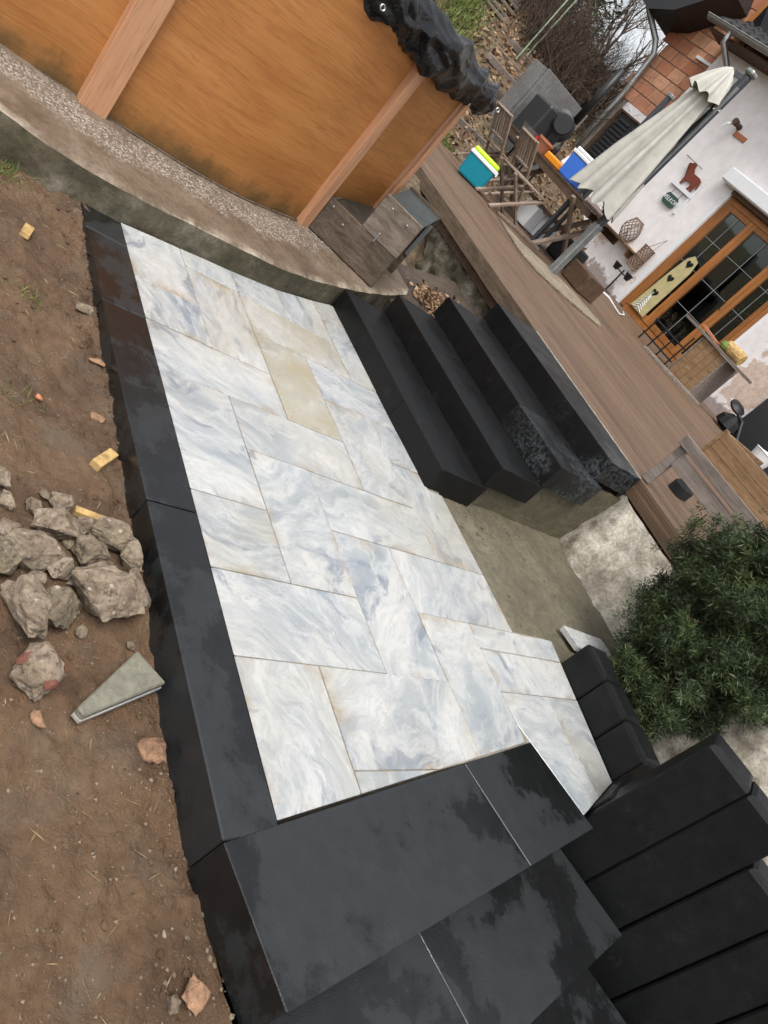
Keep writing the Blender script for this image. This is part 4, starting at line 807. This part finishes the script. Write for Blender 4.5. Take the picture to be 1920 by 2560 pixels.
# trough bench, railing, candle stand, black lamp near the door
tr = empty('wooden_trough', (6.15, -10.1, .64), 'upright wooden plank trough with a board on top by the door', 'trough')
for i in range(4): mk('plank', box(5.90 + i * .125, 6.02 + i * .125, -10.0, -9.97, .645, 1.30, .003), 'new_wood', tr)
for y in (-10.4,): mk('back_panel', box(5.9, 6.4, y, y + .03, .645, 1.30, .003), 'new_wood', tr)
mk('side_panel', box(5.87, 5.898, -10.4, -9.965, .645, 1.30, .003), 'grey_wood', tr); mk('side_panel', box(6.402, 6.43, -10.4, -9.965, .645, 1.30, .003), 'grey_wood', tr)
mk('top_board', box(5.55, 6.87, -10.3, -9.93, 1.305, 1.345, .004), 'grey_wood', tr)
mk('log', lathe((5.80, -10.1, 1.435), [(.085, 0), (.095, .02), (.09, .30), (.08, .32)], 14, (1, .15, 0)), 'offcut', label='peeled yellow log lying on the trough board', cat='log'); mk('green_ball', lathe((6.10, -9.98, 1.35), [(.01, 0), (.06, .02), (.07, .06), (.05, .11), (.01, .13)], 12), 'grass', label='small green ball ornament beside the log', cat='ornament')
mk('bark_piece', bar((6.25, -10.1, 1.36), (6.6, -10.05, 1.40), .16, .03), 'terracotta', label='brown curved bark piece on the trough board', cat='bark')
rl = empty('low_railing', (6.8, -10.0, .64), 'low black iron railing in front of the patio door', 'railing')
for x in (6.46, 6.68, 6.90, 7.12): mk('upright', tube([(x, -9.9, .64), (x, -9.9, 1.20 - .2 * (x - 6.46))], .014, 6), 'soot', rl)
for z in (.76, 1.0): mk('rail', tube([(6.42, -9.9, z), (7.16, -9.9, z)], .013, 6), 'soot', rl)
mk('curved_plank', bar((6.62, -9.45, .655), (5.62, -9.98, .66), .05, .05, (0, 0, 1), .006), 'grey_wood', label='long weathered plank on the deck in front of trough', cat='plank')
cs = empty('candle_stand', (9.07, -10.9, .66), 'black iron candle stand with two cups beside the door', 'candle stand'); mk('stem', tube([(9.07, -10.9, .665), (9.09, -10.9, 1.1)], .016, 6), 'soot', cs); mk('arm', tube([(9.28, -10.9, 1.04), (8.93, -10.9, 1.04)], .012, 6), 'soot', cs); mk('base', lathe((9.07, -10.9, .662), [(.12, 0), (.10, .015)], 14), 'soot', cs)
for x in (9.28, 8.93): mk('cup', lathe((x, -10.9, 1.0), [(.04, 0), (.075, .12), (.06, .12)], 12), 'soot', cs)
mk('white_hose', tube([(8.35, -9.3, .645), (8.0, -9.2, .70), (7.75, -9.5, .72), (7.7, -9.9, .65), (8.0, -10.4, .66), (8.3, -10.7, .66)], .014, 6), 'white', label='white garden hose looped on the deck by the wall', cat='hose', smooth=True)
bl_ = empty('black_lamp', (5.2, -10.5, .65), 'black disc headed lamp leaning by the dark roller screen', 'lamp'); mk('disc', lathe((5.50, -10.5, .98), [(.04, -.03), (.13, -.01), (.13, .02), (.05, .05)], 18, (-.35, .3, .9)), 'soot', bl_); mk('stem', tube([(5.46, -10.5, .99), (5.38, -10.5, .92), (5.28, -10.5, .90), (5.12, -10.5, .70), (5.05, -10.5, .66)], .028, 8), 'soot', bl_)
mk('bag', lathe((5.40, -10.52, .66), [(.10, 0), (.20, .05), (.18, .16), (.06, .24)], 12), 'soot', bl_)
mk('gravel_pot', lathe((4.55, -10.2, .655), [(.12, 0), (.16, .22), (.17, .23), (.15, .22), (.02, .25)], 16), 'white', label='pale pot of white gravel beside the dark roller screen', cat='pot')

# ---------------------------------------------------------------- rubble, offcuts and litter on the mud
def stone(c, rx, ry, rz, name, label, mat='rubble', group=None, sub=3, rough=.55, ang=0., sink=.25, cat='rubble'):
    """angular broken lump: convex hull of scattered points, cut finer and roughened"""
    bm = bmesh.new(); o = Vector((random.uniform(-50, 50), random.uniform(-50, 50), random.uniform(-50, 50)))
    for _ in range(24): d = Vector((random.gauss(0, 1), random.gauss(0, 1), random.gauss(0, 1))).normalized() * random.uniform(.78, 1.12); bm.verts.new(d)
    h = bmesh.ops.convex_hull(bm, input=bm.verts[:]); bmesh.ops.delete(bm, geom=[v for v in bm.verts if not v.link_faces], context='VERTS')
    bmesh.ops.subdivide_edges(bm, edges=bm.edges[:], cuts={2: 2, 3: 4, 4: 7}[sub], use_grid_fill=True); bmesh.ops.triangulate(bm, faces=bm.faces[:])
    for v in bm.verts:
        d = v.co; n3 = mnoise.fractal(d * 2.6 + o, 1, 2, 5); pit = mnoise.noise(d * 8 + o); v.co = d * (1 + rough * (.20 * n3 + .07 * pit))
    ca, sa = math.cos(ang), math.sin(ang)
    for v in bm.verts: x, y, z = v.co.x * rx, v.co.y * ry, v.co.z * rz; v.co = Vector((x * ca - y * sa, x * sa + y * ca, z))
    me = tomesh(bm); zmin = min(v.co.z for v in me.vertices)
    return mk(name, me, mat, label=label, cat=cat, group=group, loc=(c[0], c[1], soil_z(c[0], c[1]) - zmin - rz * sink), smooth=False)
RLS = {2: 'elongated brown concrete lump at the far top of the rubble heap', 3: 'big rough concrete lump at the outer side of the rubble heap', 8: 'wide concrete lump of the heap next to thin yellow offcut', 9: 'narrow upright concrete lump pressed against the black kerb', 11: 'largest flat olive grey slab lump in the rubble heap', 12: 'pitted concrete lump between the largest slab lump and kerb', 14: 'large round lump closest to the brick studded lump', 13: 'pale pointed concrete lump beside the large round lump'}
RL = 'smaller grey brown lump filling the gaps of the rubble heap'; RG = 'rubble heap lumps'
# x (along kerb), y, across, along
for si, (x, y, a, b) in enumerate(((1.455, -.775, .024, .028), (1.47, -.845, .045, .034), (1.40, -.82, .075, .05), (1.275, -.745, .08, .068), (1.345, -.695, .036, .036), (1.32, -.905, .055, .055), (1.243, -.815, .045, .034), (1.292, -.828, .024, .03),
                    (1.385, -.972, .07, .05), (1.325, -1.012, .036, .062), (1.262, -.925, .042, .034), (1.16, -.905, .10, .076), (1.20, -1.005, .05, .075), (1.13, -.80, .062, .056), (1.105, -.715, .07, .082), (1.205, -.755, .026, .022), (1.42, -.905, .035, .028), (1.25, -.66, .06, .06), (1.45, -.70, .02, .03), (1.36, -.86, .022, .026), (1.30, -.955, .018, .022), (1.22, -.86, .024, .018), (1.08, -.86, .018, .016), (1.17, -.70, .03, .024), (1.06, -.995, .014, .014), (1.50, -.80, .014, .018), (1.44, -.96, .018, .016))):
    stone((x, y), b * 1.02, a * 1.02, (a + b) * .40, 'rubble_lump', RLS.get(si, RL), group=RG, ang=random.uniform(-.5, .5), sub=4 if a > .05 else 3)
bs = stone((.95, -.735), .07, .066, .058, 'rubble_lump', 'round concrete lump studded with red brick pieces on the mud', ang=.3, sub=4)
top_v = sorted((v.co.copy() for v in bs.data.vertices if v.co.z > .012), key=lambda c: mnoise.noise(c * 40)); picks = []
for c in top_v:
    if all((c - q).length > .055 for q in picks): picks.append(c)
    if len(picks) == 5: break
for q, r in zip(picks, (.022, .017, .019, .014, .012)):
    bm = bmesh.new(); bmesh.ops.create_icosphere(bm, subdivisions=2, radius=r); nq = q.normalized()
    for v in bm.verts: k = v.co * (1 + .5 * mnoise.noise(v.co * 70 + q * 9)); k -= nq * k.dot(nq) * .62; v.co = k + q * 1.0 + bs.location
    mk('brick_fragment', tomesh(bm), 'redbrick', bs)
stone((.785, -1.02), .040, .038, .030, 'ochre_stone', 'small ochre stone against the black kerb', 'ochre', cat='stone'); stone((.262, -1.018), .034, .030, .022, 'ochre_stone', 'flat orange stone in the gritty strip beside the lower steps', 'ochre', cat='stone', sub=3, sink=.1)
stone((.845, -.745), .024, .022, .014, 'leaf_clod', 'small crumbly brown clod below the brick studded lump', 'ochre', cat='clod'); stone((1.518, -.69), .042, .022, .03, 'rubble_lump', 'lone grey stone lying apart beyond the rubble heap', ang=.2)
stone((.262, -.975), .02, .015, .012, 'pebble', 'grey pebble touching the flat orange stone', cat='stone', sub=2); stone((2.43, -1.0), .032, .04, .014, 'pale_chip', 'pale grey stone chip against the far kerb', cat='stone', sub=2); stone((2.15, -1.02), .016, .03, .01, 'pale_chip', 'small yellowish stone chip near the kerb middle', 'ochre', cat='stone', sub=2)
stone((1.89, -1.0), .022, .03, .006, 'dry_leaf_scrap', 'curled orange brown leaf scrap on mud near wood offcut', 'ochre', cat='leaf', sub=2, sink=.0); stone((1.89, -.81), .014, .014, .01, 'brick_chip', 'tiny orange brick chip alone on the mud', 'terracotta', cat='chip', sub=2)
# broken slab offcut, white marble side down
tri = [(1.02, -.985), (.938, -1.052), (.838, -.83), (.858, -.815)]
so = empty('slab_offcut', (.93, -.95, -.12), 'triangular grey broken paving slab leaning on the mud beside the kerb', 'slab piece')
sz = lambda x, y: soil_z(.93, -.93) + .028 + .05 * (x - .93)
mk('slab_back', prism(tri, lambda x, y: sz(x, y) + .004, lambda x, y: sz(x, y) + .026, .004), 'slab_under', so); mk('marble_face', prism([(p[0] * 1.0 - .003, p[1] + .001) for p in tri], lambda x, y: sz(x, y) - .006, lambda x, y: sz(x, y) + .0035), 'marble', so).color = (.1, 0, 0, 1)
def offc(a, b, w, t, label):
    a, b = Vector((*a, 0)), Vector((*b, 0)); a.z, b.z = soil_z(a.x, a.y) + t * .45, soil_z(b.x, b.y) + t * .45; mk('wood_offcut', bar(a, b, w, t, (0, 0, 1), .002), 'offcut', label=label, cat='wood offcut')
offc((1.655, -.955), (1.735, -1.025), .034, .026, 'notched yellow wood offcut on the mud beyond the rubble'); offc((1.480, -.885), (1.462, -.985), .024, .02, 'thin yellow wood offcut at the edge of the rubble heap'); offc((2.71, -.80), (2.78, -.822), .034, .022, 'tiny yellow wood offcut alone near the low wall')
# grit, straw, grass and leaf bits: uncountable
n = 3400; X = rng.uniform(.0, 3.15, n); Yy = rng.uniform(-1.07, -.6, n); k = rng.random(n) ** 3; k = np.where(X < .75, k * 1.6, k); P = np.array([[x, y, soil_z(x, y) + .001] for x, y in zip(X, Yy)])
Vv = []
for p, s in zip(P, .0010 + .0036 * k):
    t = s * rng.uniform(.6, 1.3, 6); q = [(t[0], 0, 0), (0, t[1], 0), (-t[2], 0, 0), (0, -t[3], 0)]; top = (0, 0, t[4] * .8)
    for i in range(4): Vv += [p + np.array(q[i]), p + np.array(q[(i + 1) % 4]), p + np.array(top)]
mk('grit', quads_mesh('grit', Vv, 3), 'pebblestuff', kind='stuff')
bm = bmesh.new()
for i in range(520):
    x = random.uniform(.0, 3.1); y = -1.055 + abs(random.gauss(0, .05)) if random.random() < .65 else random.uniform(-1.05, -.62); r = .0025 + .0075 * random.random() ** 3
    g_ = bmesh.ops.create_icosphere(bm, subdivisions=1, radius=r)
    for v in g_['verts']: v.co = Vector((v.co.x * 1.2, v.co.y, v.co.z * .75)) * random.uniform(.7, 1.25) + Vector((x, y, soil_z(x, y) + r * .3))
mk('mud_crumbs', tomesh(bm), 'mud', kind='stuff')
bm = bmesh.new()
for i in range(130):
    x = random.uniform(-.05, .8); y = -1.12 + .14 * (x < .5) * (x - .5) * -.2 + abs(random.gauss(0, .06)); r = .002 + .006 * random.random() ** 3
    if y > -.9: continue
    g_ = bmesh.ops.create_icosphere(bm, subdivisions=1, radius=r); sx, sy = random.uniform(.8, 1.5), random.uniform(.8, 1.3)
    for v in g_['verts']: v.co = Vector((v.co.x * sx, v.co.y * sy, v.co.z * .7)) * random.uniform(.85, 1.15) + Vector((x, y, soil_z(x, y) + r * .2))
mk('pebble_strip', tomesh(bm), 'rubble', kind='stuff')
n = 260; X = rng.uniform(.0, 3.1, n); Yy = rng.uniform(-1.05, -.62, n); P = np.array([[x, y, soil_z(x, y) + .004] for x, y in zip(X, Yy)]); D = rng.normal(size=(n, 3)); D[:, 2] *= .08
mk('straw_scraps', quads_mesh('straw', leaf_quads(P, D, rng.uniform(.012, .06, n), np.full(n, .0011))), 'straw', kind='stuff')
n = 420; X = 3.10 + rng.normal(0, .06, n); Yy = -.70 + rng.normal(0, .055, n); X = np.concatenate([X, 2.35 + rng.normal(0, .03, 50), 1.86 + rng.normal(0, .03, 40)]); Yy = np.concatenate([Yy, -.80 + rng.normal(0, .03, 50), -.745 + rng.normal(0, .03, 40)]); P = np.array([[x, y, soil_z(x, y)] for x, y in zip(X, Yy)]); D = rng.normal(size=(len(X), 3)) * .6 + [0, 0, .8]
mk('grass', quads_mesh('grass', leaf_quads(P, D, rng.uniform(.015, .05, len(X)), np.full(len(X), .0016))), 'grass', kind='stuff')
n = 700; t = rng.random(n); X = 3.80 + .55 * t + rng.normal(0, .05, n); Yy = -3.62 - .42 * rng.random(n); P = np.stack([X, Yy, .12 + .16 * (-Yy - 3.5) + rng.random(n) * .05], 1); D = rng.normal(size=(n, 3)); D[:, 2] *= .4
mk('dead_leaves', quads_mesh('leaves', leaf_quads(P, D, rng.uniform(.03, .06, n), rng.uniform(.008, .016, n))), 'dryleaf', kind='stuff')
mk('leaf_soil', prism([(3.62, -3.3), (4.6, -3.3), (4.8, -4.35), (3.68, -4.3)], -.1, lambda x, y: .11 + .16 * (-y - 3.5)), 'soil', kind='structure')

# ---------------------------------------------------------------- marble offcut and grass in the mortar corner
mo = [(1.37, -3.25), (1.33, -3.57), (1.19, -3.60), (1.25, -3.28)]
mk('marble_offcut', prism(mo, lambda x, y: .0 + .16 * (-y - 3.2) * .15, lambda x, y: .03 + .16 * (-y - 3.2) * .15, .002), 'marble', label='pointed white marble offcut on the mortar beside the palisades', cat='marble piece').color = (.05, 0, 0, 1)

bm = bmesh.new()
for i in range(420):
    x = random.uniform(1.25, 2.12); y = random.uniform(-4.0, -2.8); r = .002 + .006 * random.random() ** 4
    if random.random() < .5: x = 2.12 - abs(random.gauss(0, .12)) - .0; y = -2.82 - abs(random.gauss(0, .35))
    if y < -3.95 or (x < 1.3 and y > -3.15): continue
    g_ = bmesh.ops.create_icosphere(bm, subdivisions=1, radius=r)
    for v in g_['verts']: v.co = Vector((v.co.x * 1.2, v.co.y, v.co.z * .7)) * random.uniform(.7, 1.3) + Vector((x, y, -.02))
mk('mortar_crumbs', tomesh(bm), 'mortar', kind='stuff')
# ---------------------------------------------------------------- yew bush
yew = empty('yew_bush', (.95, -3.68, -.1), 'dense green yew bush growing behind the black palisades', 'bush')
C0 = np.array([1.0, -3.68, .57]); RR = np.array([.44, .36, .52]); ns = 19000
d = unit(rng.normal(size=(ns, 3))); rad = (.45 + .55 * rng.random(ns) ** .5) * np.where(rng.random(ns) < .05, 1.12, 1.)
lump = np.array([1 + .42 * fb(q[0], q[1], q[2], 2.2, 2) + .24 * fb(q[0] + 5, q[1], q[2], 5.5, 2) for q in d]); P = C0 + d * RR * (rad * lump)[:, None]
# holes: drop sprigs where a noise is low, and open the lower left where the stems show
keep = np.array([fb(p[0], p[1], p[2], 6.5, 3) > -.19 for p in P]) & (P[:, 1] > -4.12) & (P[:, 2] > -.02)
keep &= P[:, 0] > .84 - .36 * P[:, 2] + .05 * np.sin(P[:, 2] * 23); keep &= ~((P[:, 1] > -3.22) & (P[:, 2] < .3)) & ~((P[:, 0] > 1.30) & (P[:, 2] < .12))
P, d = P[keep], d[keep]; ex = np.stack([rng.uniform(.74, 1.12, 1500), rng.uniform(-3.62, -3.24, 1500), rng.uniform(-.04, .24, 1500)], 1); ex = ex[ex[:, 0] > .86 - .36 * ex[:, 2] - .25 * (ex[:, 1] + 3.62)]; P = np.concatenate([P, ex]); d = np.concatenate([d, unit(rng.normal(size=(len(ex), 3)) + [0, .5, .4])]); ns = len(P)
axs = unit(d + np.array([0, 0, .35]) + rng.normal(0, .45, (ns, 3))); a1 = unit(np.cross(axs, rng.normal(size=(ns, 3)))); a2 = np.cross(axs, a1); quads = []
nn = 18; L = .026
for k in range(nn):
    t = (k % 8) / 7.; ph = k * 2.4 + rng.random(ns) * .6; dirn = unit(axs * (.12 + .65 * t) + a1 * np.cos(ph)[:, None] + a2 * np.sin(ph)[:, None]); base = P + axs * (L * t)[..., None] if False else P + axs * (L * t)
    quads.append(leaf_quads(base, dirn, rng.uniform(.026, .042, ns), np.full(ns, .0019)))
# order by sprig is not needed: each needle is its own island
mk('crown', quads_mesh('needles', np.concatenate(quads)), 'needle', yew)
bm = bmesh.new()
for a, b, c, r in (((.92, -3.78, -.16), (.94, -3.72, .08), (1.0, -3.66, .42), .022), ((.90, -3.80, -.16), (.84, -3.74, .12), (.86, -3.75, .55), .022), ((.94, -3.72, .08), (1.02, -3.64, .20), (1.2, -3.6, .45), .013), ((.95, -3.64, .27), (1.05, -3.45, .5), (1.15, -3.42, .62), .010), ((.85, -3.72, .2), (.84, -3.5, .45), (.84, -3.42, .7), .010)):
    add_tube(bm, [a, tuple((Vector(a) + Vector(b)) / 2 + Vector((.012, .01, 0))), b, tuple((Vector(b) + Vector(c)) / 2 + Vector((.0, .02, .03))), c], [r, r * .92, r * .85, r * .6, r * .35], 7)
for i in range(160): p = P[rng.integers(ns)]; q = C0 * .6 + p * .4 + rng.normal(0, .04, 3); add_tube(bm, [tuple(q), tuple((p + q) / 2 + rng.normal(0, .015, 3)), tuple(p)], [.005, .004, .002], 4, False)
mk('trunk', tomesh(bm), 'bark', yew, smooth=True)

# ---------------------------------------------------------------- slope behind: litter, sleepers, shrubs, trees
n = 11000; X = rng.uniform(9.9, 17, n); Yy = -rng.uniform(5.2, 13, n); P = np.array([[x, y, ground_z(x, y) + .01] for x, y in zip(X, Yy)]); D = rng.normal(size=(n, 3)); D[:, 2] *= .35
mk('leaf_litter', quads_mesh('litter', leaf_quads(P, D, rng.uniform(.06, .15, n), rng.uniform(.015, .04, n))), 'dryleaf', kind='stuff')
n = 5000; X = rng.uniform(9.6, 16, n); Yy = -6.0 - (X - 9.6) * .52 + rng.normal(0, .28, n); X2 = rng.uniform(9.7, 10.6, 900); Y2 = rng.uniform(-7.2, -6.2, 900); X = np.concatenate([X, X2]); Yy = np.concatenate([Yy, Y2]); P = np.array([[x, y, ground_z(x, y)] for x, y in zip(X, Yy)]); D = rng.normal(size=(len(X), 3)) * .45 + [0, 0, .8]
mk('slope_grass', quads_mesh('sgrass', leaf_quads(P, D, rng.uniform(.08, .22, len(X)), np.full(len(X), .008))), 'grass', kind='stuff')
for i in range(6):
    x = 10.7 + i * .62; y = -8.3 - i * .36 + random.uniform(-.4, .4); zz = ground_z(x, y); mk('sleeper_step', bar((x + random.uniform(-.12, .12), y + .8, zz - .005), (x + .15, y - .8, zz + .01), .13, .12, (0, 0, 1), .01), 'grey_wood', label='weathered sleeper laid across the leafy slope', cat='sleeper', group='sleepers on the leafy slope')
for i in range(8):
    x = 14.2 + i * .3; y = -8.95 - i * .22; zz = ground_z(x, y); mk('plank_step', bar((x, y + .4, zz + .05), (x + .1, y - .4, zz + .05), .18, .06, (0, 0, 1), .01), 'grey_wood', label='grey plank of the stepped path up the grass', cat='plank', group='planks of the path up the slope')
def twigs(name, label, cat, base, n, L, spread, mat, r0=.012, up=1., lv=3):
    bm = bmesh.new()
    def grow(p, d, l, r, k):
        pts = [p]; dd = d
        for _ in range(3): dd = (dd + Vector((random.gauss(0, .18), random.gauss(0, .18), random.gauss(0, .12) + .03))).normalized(); pts.append(pts[-1] + dd * l / 3)
        add_tube(bm, pts, [r, r * .85, r * .7, r * .5], 3 if r < .02 else 6, False)
        if k:
            for _ in range(random.randint(2, 4)): grow(random.choice(pts[1:]), (dd + Vector((random.gauss(0, .55), random.gauss(0, .55), random.gauss(0, .35) + .1))).normalized(), l * random.uniform(.5, .8), r * .55, k - 1)
    for i in range(n):
        b = Vector((*base, 0)) + Vector((random.gauss(0, spread), random.gauss(0, spread), 0)); b.z = ground_z(b.x, b.y) - .05; grow(b, Vector((random.gauss(0, .45), random.gauss(0, .45), up)).normalized(), L * random.uniform(.7, 1.2), r0, lv)
    me = tomesh(bm); e = empty(name, (base[0], base[1], ground_z(base[0], base[1])), label, cat); mk('branches', me, mat, e); return e
twigs('brown_shrub', 'dense leafless brown shrub on top of the leafy slope', 'shrub', (14.6, -10.9), 150, .85, .65, 'twig', .012); twigs('brown_shrub', 'second leafless brown thicket beside the house corner', 'shrub', (14.3, -11.9), 120, .8, .5, 'twig', .012)
twigs('bare_tree', 'bare tree with fine branches against the white sky beyond the shrubs', 'tree', (22.0, -18.6), 4, 1.8, .4, 'twig', .05, 1.2, 5); twigs('bare_tree', 'smaller bare tree close to the house corner', 'tree', (19.5, -16.6), 4, 1.25, .35, 'twig', .03, 1.2, 5)
def conifer(x, y, h, r, label, n=6000):
    z0 = ground_z(x, y); e = empty('evergreen_tree', (x, y, z0), label, 'tree'); mk('trunk', tube([(x, y, z0 - .1), (x, y, z0 + h * .95)], [.09, .02], 7), 'bark', e)
    t = rng.random(n); a = rng.random(n) * 6.283; rr = r * (1 - .8 * t) * (.45 + .55 * rng.random(n) ** .5) * (1 + .35 * np.sin(a * 5 + t * 23)); P = np.stack([x + rr * np.cos(a), y + rr * np.sin(a), z0 + .1 + t * h], 1); D = np.stack([np.cos(a), np.sin(a), -.1 + rng.normal(0, .4, n)], 1) + rng.normal(0, .35, (n, 3))
    mk('crown', quads_mesh('cr', leaf_quads(P, D, rng.uniform(.12, .28, n), rng.uniform(.012, .03, n))), 'evergreen', e)
conifer(16.2, -11.2, 3.4, 1.3, 'dark evergreen at the top of the slope beside the shrub'); conifer(17.4, -10.9, 4.2, 1.5, 'taller dark evergreen behind the first one')
for (x, y, a) in ((13.6, -9.65, .25), (13.9, -10.0, .35)): mk('plant_cane', tube([(x, y, ground_z(x, y)), (x - .02, y + .02 - a * .3, ground_z(x, y) + 2.2)], .014, 5), 'palegreen', label='pale green plant cane standing on the slope', cat='cane', group='pale canes on the slope')
